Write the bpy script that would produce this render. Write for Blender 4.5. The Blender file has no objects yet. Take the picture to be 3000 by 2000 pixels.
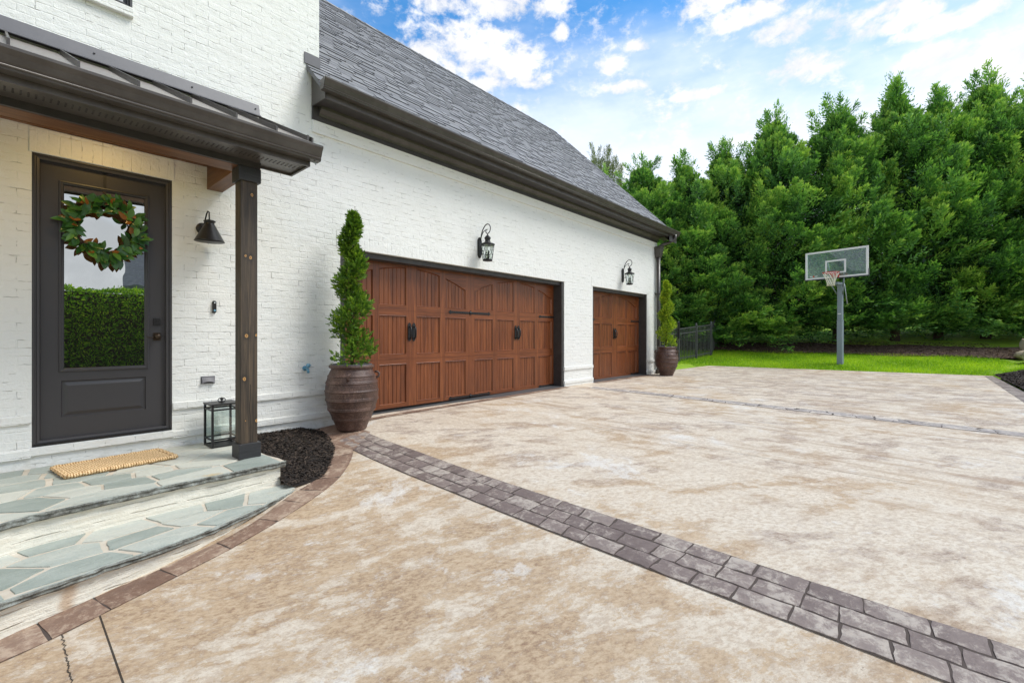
import bpy, math, random
import numpy as np
from mathutils import Vector, Matrix
random.seed(7); rng = np.random.default_rng(11)
R = math.radians
S = bpy.context.scene
COL = S.collection

# ------------------------------------------------------------------ camera
cd = bpy.data.cameras.new("camera"); cam = bpy.data.objects.new("camera", cd); COL.objects.link(cam)
cd.lens = 15.996; cd.sensor_width = 36; cd.shift_y = -17/3000; cd.clip_start = .05; cd.clip_end = 3000
cam.location = (0, -5.40, 1.05); cam.rotation_euler = (R(90), 0, R(41.49-90))
S.camera = cam
# ------------------------------------------------------------------ light
S.view_settings.view_transform = 'Standard'; S.view_settings.look = 'None'
S.view_settings.gamma = 1; S.view_settings.use_curve_mapping = False
S.view_settings.exposure = 0.80
SUN_EL, SUN_AZ = R(54), R(-50)     # azimuth of the direction TO the sun, from +x
sl = bpy.data.lights.new("sun", 'SUN'); sl.energy = 1.9; sl.angle = R(24); sl.color = (1, .955, .88)
so = bpy.data.objects.new("sun", sl); COL.objects.link(so)
sd = Vector((math.cos(SUN_EL)*math.cos(SUN_AZ), math.cos(SUN_EL)*math.sin(SUN_AZ), math.sin(SUN_EL)))
so.rotation_euler = sd.to_track_quat('Z', 'Y').to_euler(); so.location = sd*60
W = bpy.data.worlds.new("World"); S.world = W; W.use_nodes = True

class NT:
    """small node helper"""
    def __init__(s, tree): s.t = tree; s.n = tree.nodes; s.l = tree.links
    def node(s, typ, **kw):
        n = s.n.new(typ)
        for k, v in kw.items():
            if k == 'inp':
                for a, b in v.items(): s.put(n.inputs[a], b)
            else: setattr(n, k, v)
        return n
    def put(s, sock, v):
        if isinstance(v, bpy.types.NodeSocket): s.l.new(v, sock)
        elif isinstance(v, bpy.types.Node): s.l.new(v.outputs[0], sock)
        else:
            if isinstance(v, (tuple, list)) and len(v) == 3 and len(sock.default_value) == 4: v = (*v, 1)
            sock.default_value = v
    def m(s, op, a, b=0.0, c=None, clamp=False):
        n = s.n.new('ShaderNodeMath'); n.operation = op; n.use_clamp = clamp
        s.put(n.inputs[0], a); s.put(n.inputs[1], b)
        if c is not None: s.put(n.inputs[2], c)
        return n.outputs[0]
    def v(s, op, a, b=(0, 0, 0), out=0):
        n = s.n.new('ShaderNodeVectorMath'); n.operation = op
        s.put(n.inputs[0], a)
        if op == 'SCALE': s.put(n.inputs[3], b)
        else: s.put(n.inputs[1], b)
        return n.outputs[out]
    def ss(s, x, a, b, lo=0.0, hi=1.0):
        n = s.n.new('ShaderNodeMapRange'); n.interpolation_type = 'SMOOTHSTEP'
        for i, q in enumerate((x, a, b, lo, hi)): s.put(n.inputs[i], q)
        return n.outputs[0]
    def mix(s, f, a, b, mode='MIX'):
        n = s.n.new('ShaderNodeMix'); n.data_type = 'RGBA'; n.blend_type = mode
        s.put(n.inputs[0], f); s.put(n.inputs[6], a); s.put(n.inputs[7], b)
        return n.outputs[2]
    def noise(s, vec, scale, detail=4, rough=.55, dist=0.0, out=0):
        n = s.n.new('ShaderNodeTexNoise'); s.put(n.inputs['Vector'], vec)
        n.inputs['Scale'].default_value = scale; n.inputs['Detail'].default_value = detail
        n.inputs['Roughness'].default_value = rough; n.inputs['Distortion'].default_value = dist
        return n.outputs[out]
    def scl(s, vec, sc, loc=(0, 0, 0), rot=(0, 0, 0)):
        n = s.n.new('ShaderNodeMapping'); s.put(n.inputs[0], vec)
        n.inputs[1].default_value = loc; n.inputs[2].default_value = rot; n.inputs[3].default_value = sc
        return n.outputs[0]
    def xyz(s, vec):
        n = s.n.new('ShaderNodeSeparateXYZ'); s.put(n.inputs[0], vec); return n.outputs
    def comb(s, x, y, z):
        n = s.n.new('ShaderNodeCombineXYZ')
        for i, q in enumerate((x, y, z)): s.put(n.inputs[i], q)
        return n.outputs[0]
    def bump(s, h, strength=1.0, dist=.01, normal=None):
        n = s.n.new('ShaderNodeBump'); s.put(n.inputs['Height'], h)
        n.inputs['Strength'].default_value = strength; n.inputs['Distance'].default_value = dist
        if normal is not None: s.put(n.inputs['Normal'], normal)
        return n.outputs[0]

# world: Nishita sky, thin veil toward the horizon and separate clouds placed by direction
w = NT(W.node_tree); w.n.clear()
sky = w.node('ShaderNodeTexSky', sky_type='NISHITA', sun_disc=False)
sky.sun_elevation = SUN_EL; sky.sun_rotation = R(90)-SUN_AZ
sky.air_density = 1.0; sky.dust_density = .6; sky.ozone_density = 1.6
dirv = w.v('NORMALIZE', w.node('ShaderNodeTexCoord').outputs['Generated'])
dx, dy, dz = w.xyz(dirv)
el = w.m('ARCSINE', dz)
base = w.v('SCALE', sky.outputs[0], .10)
base = w.mix(1.0, base, (.44, 1.06, 1.40), 'MULTIPLY')
nz = w.noise(w.scl(dirv, (2.2, 2.2, 6)), 1.5, 5, .6)
veil = w.ss(w.m('ADD', el, w.m('MULTIPLY', w.m('SUBTRACT', nz, .5), .30)), .64, .34)
col = w.mix(w.m('MULTIPLY', veil, .92), base, (.62, .665, .75))
F, CX, CY = 1333., 1500., 983.
def dirpx(px, py):
    a = R(41.49); u = (px-CX)/F; v = (CY-py)/F
    d = Vector((math.cos(a)+u*math.sin(a), math.sin(a)-u*math.cos(a), v)); return d.normalized()
n1 = w.noise(w.scl(dirv, (1, 1, 1.5)), 11, 9, .62, .3); n2 = w.noise(w.scl(dirv, (1, 1, 1.5)), 38, 7, .65, .2)
pert = w.m('ADD', w.m('MULTIPLY', w.m('SUBTRACT', n1, .5), 3.4), w.m('MULTIPLY', w.m('SUBTRACT', n2, .5), 2.6))
mask = None
for (px, py, rx, ry) in ((1370, 150, .125, .055), (1240, 175, .07, .05), (1480, 185, .085, .05), (1550, 232, .05, .022), (1430, 240, .06, .018),
                         (1790, 188, .035, .018), (1830, 255, .055, .013), (1640, 95, .02, .018), (1500, 15, .12, .03), (1300, 10, .06, .02),
                         (2360, 190, .065, .03), (2200, 45, .085, .022), (2330, 75, .075, .026), (2480, 75, .05, .02), (2620, 60, .07, .02), (2790, 60, .08, .016),
                         (2950, 140, .05, .03), (2990, 185, .05, .03), (2730, 165, .05, .018), (2760, 205, .06, .016), (2060, 15, .05, .02), (1880, 130, .035, .012),
                         (2050, 275, .06, .012), (2650, 5, .14, .012)):
    d = dirpx(px, py); up = Vector((0, 0, 1)); rt = d.cross(up).normalized(); u2 = rt.cross(d)
    a = w.m('DIVIDE', w.v('DOT_PRODUCT', dirv, tuple(rt), 1), rx)
    b = w.m('DIVIDE', w.v('DOT_PRODUCT', dirv, tuple(u2), 1), ry)
    r2 = w.m('ADD', w.m('MULTIPLY', a, a), w.m('MULTIPLY', b, b))
    f = w.m('SUBTRACT', 1.0, r2)
    f = w.m('MAXIMUM', f, w.m('MULTIPLY', w.m('LESS_THAN', w.v('DOT_PRODUCT', dirv, tuple(d), 1), .5), -9.))
    f = w.m('MAXIMUM', f, -2.0)
    mask = f if mask is None else w.m('MAXIMUM', mask, f)
cl = w.ss(w.m('ADD', mask, pert), -.15, 1.0)
# broken cloud cover over the rest of the sky, behind and above the camera
behind = w.ss(w.v('DOT_PRODUCT', dirv, tuple(dirpx(1900, 500)), 1), .52, .2)
c2 = w.m('MULTIPLY', w.ss(w.noise(w.scl(dirv, (1, 1, 1.6)), 3.2, 7, .6), .40, .58), behind)
cl = w.m('MAXIMUM', cl, c2)
shade = w.ss(n1, .35, .7, .84, 1.06)
ccol = w.v('SCALE', (.64, .645, .665), shade)
col = w.mix(cl, col, ccol)
bg = w.node('ShaderNodeBackground'); w.put(bg.inputs[0], col); bg.inputs[1].default_value = 1.0
w.l.new(bg.outputs[0], w.node('ShaderNodeOutputWorld').inputs[0])

# ------------------------------------------------------------------ terrain functions
GP = [(-40, -1.9), (-8, -.70), (0, -.395), (1, -.295), (1.8, -.185), (2.3, -.105), (2.8, -.055), (3.4, -.03), (5, -.015), (7.5, 0), (80, 0)]
def g(x, y):
    z = .020*min(y, 0)
    for (a, b), (c, d) in zip(GP, GP[1:]):
        if a <= x <= c: return z + b+(d-b)*(x-a)/(c-a)
    return z
def edge_x(y): return 16.5 + .434*(-y-.07)
def dfar(x, y): return (x-16.5)*.917+(y+.07)*.398
def terr(x, y):
    d = dfar(x, y); z = g(x, min(y, 0)) if x < 17 or True else 0
    z = max(z, -.6)
    e = 0.
    if d > 0: e = .13*d if d < 9 else 1.17+.16*(d-9) if d < 40 else 6.13+.02*(d-40)
    f = 0.
    yb = y+7.15
    if yb < 0 and x > 8: f = min(-yb*.30, 1.6)*min(1, (x-8)/3)
    q = 0.
    if y > 0 and x > 12.0: q = min(y, 30)*.03*min(1, (x-12)/4)
    return z + max(e, f) + q

# ------------------------------------------------------------------ mesh helpers
class MB:
    def __init__(s): s.v = []; s.f = []; s.mi = []; s.sm = []; s.tint = []
    def add(s, vs, fs, mi=0, sm=False, tint=None):
        o = len(s.v); s.v += [tuple(p) for p in vs]
        for f in fs: s.f.append(tuple(o+i for i in f)); s.mi.append(mi); s.sm.append(sm); s.tint.append(tint)
        return s
    def box(s, x0, x1, y0, y1, z0, z1, mi=0, tint=None):
        return s.add([(x0, y0, z0), (x1, y0, z0), (x1, y1, z0), (x0, y1, z0), (x0, y0, z1), (x1, y0, z1), (x1, y1, z1), (x0, y1, z1)],
                     [(0, 3, 2, 1), (4, 5, 6, 7), (0, 1, 5, 4), (1, 2, 6, 5), (2, 3, 7, 6), (3, 0, 4, 7)], mi, False, tint)
    def obox(s, c, ax, ay, az, mi=0, tint=None):      # centre and three half-axis vectors
        c, ax, ay, az = map(Vector, (c, ax, ay, az)); P = []
        for k in (-1, 1):
            for i, j in ((-1, -1), (1, -1), (1, 1), (-1, 1)): P.append(c+ax*i+ay*j+az*k)
        return s.add(P, [(0, 3, 2, 1), (4, 5, 6, 7), (0, 1, 5, 4), (1, 2, 6, 5), (2, 3, 7, 6), (3, 0, 4, 7)], mi, False, tint)
    def ext_x(s, prof, x0, x1, mi=0, sm=False):       # closed (y,z) profile along x
        n = len(prof)
        vs = [(x0, y, z) for y, z in prof]+[(x1, y, z) for y, z in prof]
        return s.add(vs, [(i, (i+1) % n, n+(i+1) % n, n+i) for i in range(n)]+[tuple(range(n))[::-1], tuple(range(n, 2*n))], mi, sm)
    def prism(s, poly, z0, z1, mi=0, tint=None):      # plan polygon
        n = len(poly)
        vs = [(x, y, z0) for x, y in poly]+[(x, y, z1) for x, y in poly]
        return s.add(vs, [(i, (i+1) % n, n+(i+1) % n, n+i) for i in range(n)]+[tuple(range(n))[::-1], tuple(range(n, 2*n))], mi, False, tint)
    def tube(s, path, r, seg=8, mi=0, cap=True, sm=True):
        path = [Vector(p) for p in path]; rings = []
        rr = r if isinstance(r, (list, tuple)) else [r]*len(path)
        up = None
        for i, p in enumerate(path):
            t = (path[min(i+1, len(path)-1)]-path[max(i-1, 0)]).normalized()
            if up is None: up = t.orthogonal().normalized()
            a = (up-t*up.dot(t)); a = a.normalized() if a.length > 1e-6 else t.orthogonal().normalized()
            up = a; b = t.cross(a)
            rings.append([p+(a*math.cos(k*2*math.pi/seg)+b*math.sin(k*2*math.pi/seg))*rr[i] for k in range(seg)])
        vs = [q for rg in rings for q in rg]; fs = []
        for i in range(len(path)-1):
            for k in range(seg): fs.append((i*seg+k, i*seg+(k+1) % seg, (i+1)*seg+(k+1) % seg, (i+1)*seg+k))
        if cap: fs += [tuple(range(seg))[::-1], tuple(range(len(vs)-seg, len(vs)))]
        return s.add(vs, fs, mi, sm)
    def lathe(s, prof, c=(0, 0, 0), seg=32, mi=0, sm=True, axis='z', jit=0):
        vs = []; c = Vector(c)
        for r, z in prof:
            for k in range(seg):
                a = k*2*math.pi/seg; q = r*(1+jit*math.sin(3*a+z*9)+jit*.6*math.sin(7*a+z*31))
                p = Vector((q*math.cos(a), q*math.sin(a), z)) if axis == 'z' else Vector((q*math.cos(a), z, q*math.sin(a)))
                vs.append(c+p)
        fs = []
        for i in range(len(prof)-1):
            for k in range(seg): fs.append((i*seg+k, i*seg+(k+1) % seg, (i+1)*seg+(k+1) % seg, (i+1)*seg+k))
        if prof[0][0] > 1e-4: fs.append(tuple(range(seg))[::-1])
        if prof[-1][0] > 1e-4: fs.append(tuple(range(len(vs)-seg, len(vs))))
        return s.add(vs, fs, mi, sm)
    def build(s, name, mats, parent=None, bevel=0, **props):
        me = bpy.data.meshes.new(name); me.from_pydata(s.v, [], s.f); me.validate(clean_customdata=False)
        for m in (mats if isinstance(mats, (list, tuple)) else [mats]): me.materials.append(m)
        if len(me.polygons) == len(s.f):
            me.polygons.foreach_set('material_index', s.mi); me.polygons.foreach_set('use_smooth', s.sm)
            if any(t is not None for t in s.tint):
                at = me.attributes.new('tint', 'FLOAT', 'FACE'); at.data.foreach_set('value', [0. if t is None else t for t in s.tint])
        o = bpy.data.objects.new(name, me); COL.objects.link(o)
        if parent: o.parent = parent
        if bevel:
            b = o.modifiers.new('bevel', 'BEVEL'); b.width = bevel; b.segments = 2; b.limit_method = 'ANGLE'; b.angle_limit = R(35)
        return tag(o, **props)
def tag(o, label=None, cat=None, group=None, kind=None):
    if label: o['label'] = label
    if cat: o['category'] = cat
    if group: o['group'] = group
    if kind: o['kind'] = kind
    return o
def empty(name, loc=(0, 0, 0), rz=0, **props):
    o = bpy.data.objects.new(name, None); COL.objects.link(o); o.location = loc; o.rotation_euler = (0, 0, rz)
    o.empty_display_size = .2
    return tag(o, **props)
def fixn(o):
    import bmesh
    bm = bmesh.new(); bm.from_mesh(o.data); bmesh.ops.recalc_face_normals(bm, faces=bm.faces); bm.to_mesh(o.data); bm.free(); return o
def quads_np(name, V, tint, mats, parent=None, mi=None, k=4, **props):
    """V: (n,k,3) array, one face each"""
    n = V.shape[0]; me = bpy.data.meshes.new(name)
    me.vertices.add(n*k); me.vertices.foreach_set('co', V.reshape(-1).astype(np.float32))
    me.loops.add(n*k); me.loops.foreach_set('vertex_index', np.arange(n*k, dtype=np.int32))
    me.polygons.add(n); me.polygons.foreach_set('loop_start', np.arange(0, n*k, k, dtype=np.int32))
    for m in (mats if isinstance(mats, (list, tuple)) else [mats]): me.materials.append(m)
    if mi is not None: me.polygons.foreach_set('material_index', mi.astype(np.int32))
    at = me.attributes.new('tint', 'FLOAT', 'FACE'); at.data.foreach_set('value', tint.astype(np.float32))
    me.update(); me.validate(clean_customdata=False)
    o = bpy.data.objects.new(name, me); COL.objects.link(o)
    if parent: o.parent = parent
    return tag(o, **props)

# ------------------------------------------------------------------ materials
def newmat(name):
    m = bpy.data.materials.new(name); m.use_nodes = True; t = NT(m.node_tree); t.n.clear()
    p = t.node('ShaderNodeBsdfPrincipled'); o = t.node('ShaderNodeOutputMaterial'); t.l.new(p.outputs[0], o.inputs[0])
    t.obj = t.node('ShaderNodeTexCoord').outputs['Object']; t.geo = t.node('ShaderNodeNewGeometry').outputs['Position']
    t.p = p; t.o = o
    return m, t
def P(t, **kw):
    names = dict(color='Base Color', rough='Roughness', metal='Metallic', normal='Normal', spec='Specular IOR Level', ior='IOR', alpha='Alpha', coat='Coat Weight', crough='Coat Roughness', trans='Transmission Weight')
    for k, v in kw.items(): t.put(t.p.inputs[names[k]], v)
def attr(t, name='tint'): return t.node('ShaderNodeAttribute', attribute_name=name).outputs['Fac']
def ramp(t, f, *stops):
    n = t.node('ShaderNodeValToRGB'); t.put(n.inputs[0], f); e = n.color_ramp.elements
    while len(e) < len(stops): e.new(.5)
    for i, (p, c) in enumerate(stops): e[i].position = p; e[i].color = (*c, 1)
    return n.outputs[0]

def brick_mat(name, bw=.2032, rh=.0677, swap=False, offs=.5):
    m, t = newmat(name)
    x, y, z = t.xyz(t.geo)
    h = t.m('ADD', x, t.m('MULTIPLY', y, .93))
    wob = t.m('MULTIPLY', t.m('SUBTRACT', t.noise(t.geo, 5.5, 3), .5), .022)
    wob2 = t.m('MULTIPLY', t.m('SUBTRACT', t.noise(t.geo, 22, 3), .5), .010)
    hz = t.m('ADD', t.m('ADD', z, wob), wob2); hx = t.m('ADD', h, wob)
    vec = t.comb(hz, hx, 0) if swap else t.comb(hx, hz, 0)
    def br(mort, smooth):
        n = t.node('ShaderNodeTexBrick'); t.put(n.inputs['Vector'], vec); n.offset = offs
        n.inputs['Color1'].default_value = (0, 0, 0, 1); n.inputs['Color2'].default_value = (1, 1, 1, 1); n.inputs['Mortar'].default_value = (.5, .5, .5, 1)
        n.inputs['Scale'].default_value = 1; n.inputs['Mortar Size'].default_value = mort; n.inputs['Mortar Smooth'].default_value = smooth
        n.inputs['Brick Width'].default_value = bw; n.inputs['Row Height'].default_value = rh
        return n
    b = br(.0065, .75)
    fac = b.outputs['Fac']; rnd = t.xyz(b.outputs['Color'])[0]
    thin = br(.0024, .2).outputs['Fac']
    f1 = t.noise(t.geo, 14, 5, .6); f2 = t.noise(t.geo, 70, 4, .6)
    fill = t.ss(t.noise(t.scl(t.geo, (4, 4, 9)), 1, 4, .6), .36, .62, .06, .42)
    hgt = t.m('ADD', t.m('MULTIPLY', t.m('SUBTRACT', 1.0, fac), fill), t.m('MULTIPLY', rnd, .34))
    hgt = t.m('ADD', hgt, t.m('ADD', t.m('MULTIPLY', f1, 1.3), t.m('MULTIPLY', f2, .55)))
    crack = t.m('MULTIPLY', thin, t.ss(t.noise(t.scl(t.geo, (7, 7, 15)), 1, 3, .6), .53, .62))
    hgt = t.m('SUBTRACT', hgt, t.m('MULTIPLY', crack, .8))
    dirt = t.ss(t.noise(t.geo, 1.3, 5, .65), .45, .8)
    c = t.mix(t.m('MULTIPLY', dirt, .5), (.79, .785, .745), (.70, .69, .635))
    c = t.mix(t.m('MULTIPLY', t.ss(f2, .3, .75), .12), c, (.66, .66, .62))
    c = t.mix(t.m('MULTIPLY', crack, .48), c, (.16, .15, .13))
    spl = t.m('MULTIPLY', t.ss(t.m('ADD', z, t.m('MULTIPLY', t.noise(t.geo, 3.5, 6, .7), .35)), .30, .02), t.ss(t.noise(t.geo, 9, 6, .75), .42, .62))
    c = t.mix(t.m('MULTIPLY', spl, .42), c, (.42, .38, .28))
    P(t, color=c, rough=.62, normal=t.bump(hgt, .85, .0065))
    return m
M = {}
M['brick'] = brick_mat('painted white brick')
M['brick_soldier'] = brick_mat('painted soldier course', .21, .0677, True, 0)

def simple(name, color, rough=.5, metal=0, nscale=0, namp=.0, bump=0, bd=.002, spec=.5, color2=None, cscale=8):
    m, t = newmat(name); c = color
    if color2: c = t.mix(t.ss(t.noise(t.obj, cscale, 6, .65), .35, .68), color, color2)
    P(t, color=c, rough=rough, metal=metal, spec=spec)
    if bump: P(t, normal=t.bump(t.noise(t.obj, nscale or 40, 4), bump, bd))
    return m
M['trim'] = simple('bronze painted aluminium', (.056, .048, .042), .36, 0, 30, bump=.15, color2=(.082, .072, .064), cscale=5)
M['trim_dark'] = simple('dark bronze board', (.036, .032, .031), .5, 0, 60, bump=.4, color2=(.05, .045, .042))
M['trimlip'] = simple('gutter highlight bead', (.11, .095, .085), .3, .3)  # paler than the trim, painting in the sky highlight along the gutter step
M['roofmetal'] = simple('brown standing seam metal', (.26, .225, .20), .33, .35, 6, bump=.1)
M['flash'] = simple('grey flashing', (.105, .102, .112), .5, 0, 25, bump=.15, color2=(.12, .115, .125))
M['doorpaint'] = simple('charcoal door paint', (.047, .044, .046), .42, 0, 220, bump=.35, bd=.001)
M['black'] = simple('black iron', (.012, .012, .013), .42, .2, 120, bump=.4, color2=(.022, .02, .02), cscale=30)
M['blackframe'] = simple('black jamb', (.016, .016, .017), .45)
M['greyframe'] = simple('grey reveal trim', (.075, .076, .078), .5, 0, 50, bump=.2)
M['gold'] = simple('gold leaf lining', (.75, .42, .08), .35, .7, 60, bump=.4)
M['white'] = simple('white plastic', (.75, .75, .74), .4)
M['bluevalve'] = simple('blue valve', (.05, .25, .42), .4, 0, 60, bump=.4, color2=(.22, .36, .42), cscale=40)
M['brass'] = simple('aged brass', (.060, .042, .028), .35, .8, 60, bump=.2)
M['polepaint'] = simple('grey blue powder coat', (.20, .245, .28), .45, 0, 60, bump=.1, color2=(.23, .275, .31), cscale=3)
M['orange'] = simple('orange rim paint', (.60, .045, .02), .4)
M['net'] = simple('nylon net', (.85, .82, .68), .7)
M['rubber'] = simple('grey edge padding', (.05, .055, .065), .6)
M['steel'] = simple('galvanised bracket', (.40, .43, .45), .4, .5)
M['fence'] = simple('bronze aluminium fence', (.075, .078, .078), .45, .1)
M['darkroom'] = simple('dark interior', (.02, .02, .02), .9)
M['stem'] = simple('brown bark', (.075, .048, .03), .9, 0, 30, bump=1, bd=.02, color2=(.04, .026, .018), cscale=12)
M['soil'] = simple('potting soil', (.03, .02, .014), .95, 0, 90, bump=1, bd=.02)

def wood_mat(name, c1, c2, c3, axis='z', gs=14, knots=False, rough=.5, strips=0, grainamp=.5):
    m, t = newmat(name)
    sc = {'z': (gs, gs, gs*.045), 'x': (gs*.045, gs, gs), 'y': (gs, gs*.045, gs)}[axis]
    v = t.scl(t.geo, sc)
    a = t.noise(v, 1, 5, .6, 1.2); b = t.noise(v, 5.5, 4, .7)
    f = t.m('ADD', t.m('MULTIPLY', a, .65), t.m('MULTIPLY', b, .35))
    c = ramp(t, f, (.30, c1), (.5, c2), (.70, c3))
    if knots:
        X, Y, Z = t.xyz(t.geo); kd = None; wq = t.m('MULTIPLY', t.m('SUBTRACT', t.noise(t.geo, 45, 4, .7), .5), .9)
        for kx, kz, kr in knots:
            dd = t.m('ADD', t.m('POWER', t.m('DIVIDE', t.m('SUBTRACT', X, kx), kr), 2.0), t.m('POWER', t.m('DIVIDE', t.m('SUBTRACT', Z, kz), kr*1.35), 2.0))
            dd = t.m('SQRT', dd); kd = dd if kd is None else t.m('MINIMUM', kd, dd)
        kd = t.m('ADD', kd, wq)
        k = t.ss(kd, 1.0, .7); k0 = t.ss(kd, 3.0, 1.0)
        crk = t.m('MULTIPLY', t.m('LESS_THAN', t.m('ABSOLUTE', t.m('SUBTRACT', X, t.m('ADD', 1.487, t.m('MULTIPLY', t.m('SUBTRACT', t.noise(t.comb(0, 0, Z), 3.5, 4), .5), .03)))), .0026), t.m('LESS_THAN', Z, .62))
        c = t.mix(crk, c, (.004, .003, .003))
        c = t.mix(t.m('MULTIPLY', k0, .5), c, c1)
        c = t.mix(k, c, (.46, .25, .08)); c = t.mix(t.ss(kd, .45, .25), c, (.16, .07, .025))
    P(t, color=c, rough=rough, normal=t.bump(f, grainamp, .004))
    return m
KN = ((1.448, 1.754, .010), (1.489, 1.743, .013), (1.456, 1.049, .015), (1.439, .669, .014), (1.537, .291, .012), (1.535, 1.055, .010), (1.448, .30, .005), (1.50, 2.299, .012))
M['post'] = wood_mat('stained pine post', (.014, .011, .009), (.052, .037, .024), (.12, .082, .048), 'z', 30, knots=KN, rough=.55)
M['cap'] = wood_mat('dark cap wood', (.012, .012, .013), (.026, .026, .028), (.05, .048, .048), 'x', 26)
M['cedar'] = wood_mat('stained cedar beam', (.07, .026, .009), (.135, .052, .018), (.22, .095, .034), 'x', 22)
M['cedary'] = wood_mat('stained cedar cross beam', (.06, .024, .009), (.125, .048, .017), (.20, .088, .032), 'y', 22)
M['gwood'] = wood_mat('mahogany faux wood vertical', (.060, .0155, .005), (.172, .048, .014), (.30, .095, .028), 'z', 16, rough=.34, grainamp=.15)
M['gwoodh'] = wood_mat('mahogany faux wood horizontal', (.060, .0155, .005), (.172, .048, .014), (.30, .095, .028), 'x', 20, rough=.36, grainamp=.15)

def glass_mat(name, inner=(.02, .022, .022), refl=.55, wavy=0.0, wscale=3, tint=(.92, .97, .98)):
    m, t = newmat(name); t.n.remove(t.p)
    gl = t.node('ShaderNodeBsdfGlossy'); gl.inputs['Color'].default_value = (*tint, 1); gl.inputs['Roughness'].default_value = 0.004
    df = t.node('ShaderNodeBsdfDiffuse'); df.inputs[0].default_value = (*inner, 1)
    if wavy: 
        nb = t.bump(t.noise(t.scl(t.geo, (1, 1, .6)), wscale, 2, .4), 1.0, wavy); t.l.new(nb, gl.inputs['Normal'])
    mx = t.node('ShaderNodeMixShader'); mx.inputs[0].default_value = refl
    t.l.new(df.outputs[0], mx.inputs[1]); t.l.new(gl.outputs[0], mx.inputs[2]); t.l.new(mx.outputs[0], t.o.inputs[0])
    return m
M['doorglass'] = glass_mat('wavy door glass', (.012, .018, .012), .54, .0011, 3.5)
M['winglass'] = glass_mat('window glass', (.02, .02, .02), .6)
def clear_mat(name, tint=(.93, .97, .96), refl=.08, painted_haze=0):
    m, t = newmat(name); t.n.remove(t.p)
    tr = t.node('ShaderNodeBsdfTransparent'); tr.inputs[0].default_value = (*tint, 1)
    gl = t.node('ShaderNodeBsdfGlossy'); gl.inputs['Roughness'].default_value = .01
    mx = t.node('ShaderNodeMixShader'); mx.inputs[0].default_value = refl
    t.l.new(tr.outputs[0], mx.inputs[1]); t.l.new(gl.outputs[0], mx.inputs[2]); t.l.new(mx.outputs[0], t.o.inputs[0])
    if painted_haze:  # diffuse layer paints a pale green light haze onto the glass
        df = t.node('ShaderNodeBsdfDiffuse'); df.inputs[0].default_value = (.52, .70, .68, 1); m2 = t.node('ShaderNodeMixShader'); m2.inputs[0].default_value = painted_haze
        t.l.new(mx.outputs[0], m2.inputs[1]); t.l.new(df.outputs[0], m2.inputs[2]); t.l.new(m2.outputs[0], t.o.inputs[0])
    return m
M['clear'] = clear_mat('clear glass'); M['boardglass'] = clear_mat('backboard acrylic', (.86, .95, .93), .16, .10)

# shingles
m, t = newmat('asphalt shingle'); tn = attr(t)
c = ramp(t, t.m('ADD', tn, t.m('MULTIPLY', t.m('SUBTRACT', t.noise(t.geo, 9, 4, .7), .5), .5)), (.0, (.13, .13, .14)), (.5, (.225, .222, .23)), (1., (.34, .335, .34)))
c = t.mix(t.m('MULTIPLY', t.ss(t.noise(t.geo, 160, 3, .7), .45, .7), .5), c, (.26, .26, .27))
P(t, color=c, rough=.9, normal=t.bump(t.noise(t.geo, 220, 3, .7), .6, .004)); M['shingle'] = m

# stamped, acid-stained concrete
m, t = newmat('stained stamped concrete')
x, y, z = t.xyz(t.geo)
rot = t.scl(t.geo, (1, 1, 1), rot=(0, 0, R(35)))
st = t.scl(rot, (1.0, 1.7, 1))
big = t.noise(t.geo, .42, 4, .6, .4); mid = t.noise(st, 1.5, 4, .6, .6)
med = t.noise(st, 3.4, 12, .80, .15); fine = t.noise(st, 24, 8, .80, .1); grit = t.noise(t.geo, 120, 3, .7)
near = t.ss(x, 3.1, .5, 0, 1); far = t.ss(x, 5, 12, 0, 1)
# stained base: tan to brown with pinkish grey areas
tanb = ramp(t, t.m('ADD', t.m('MULTIPLY', fine, .6), t.m('MULTIPLY', med, .4)), (.42, (.56, .42, .28)), (.50, (.44, .305, .185)), (.565, (.25, .15, .09)))
gryb = ramp(t, fine, (.42, (.52, .435, .365)), (.495, (.40, .315, .255)), (.56, (.25, .185, .15)))
hue = t.ss(t.m('ADD', big, t.m('MULTIPLY', t.m('SUBTRACT', far, near), .10)), .44, .60)
stain = t.mix(t.m('MULTIPLY', hue, .85), tanb, gryb)
cream = ramp(t, fine, (.42, (.73, .645, .53)), (.50, (.67, .575, .455)), (.57, (.55, .44, .33)))
# crisp, worn cream coat left over the stain
lim = t.m('ADD', .515, t.m('ADD', t.m('MULTIPLY', t.m('SUBTRACT', mid, .5), .36), t.m('SUBTRACT', t.m('MULTIPLY', near, .060), .046)))
lim = t.m('ADD', lim, t.m('MULTIPLY', far, .03))
wear = t.ss(t.m('SUBTRACT', t.m('ADD', t.m('MULTIPLY', med, .66), t.m('MULTIPLY', fine, .34)), lim), -.024, .024)
c = t.mix(t.m('ADD', .06, t.m('MULTIPLY', wear, .84)), stain, cream)
# patches worn through to pale speckled aggregate
wn = t.ss(t.noise(t.geo, 1.1, 12, .80, .2), .555, .62)
spk = t.ss(t.noise(t.geo, 95, 3, .7), .52, .62)
c = t.mix(t.m('MULTIPLY', wn, .5), c, t.mix(t.m('MULTIPLY', spk, .45), (.78, .765, .73), (.36, .33, .31)))
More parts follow.
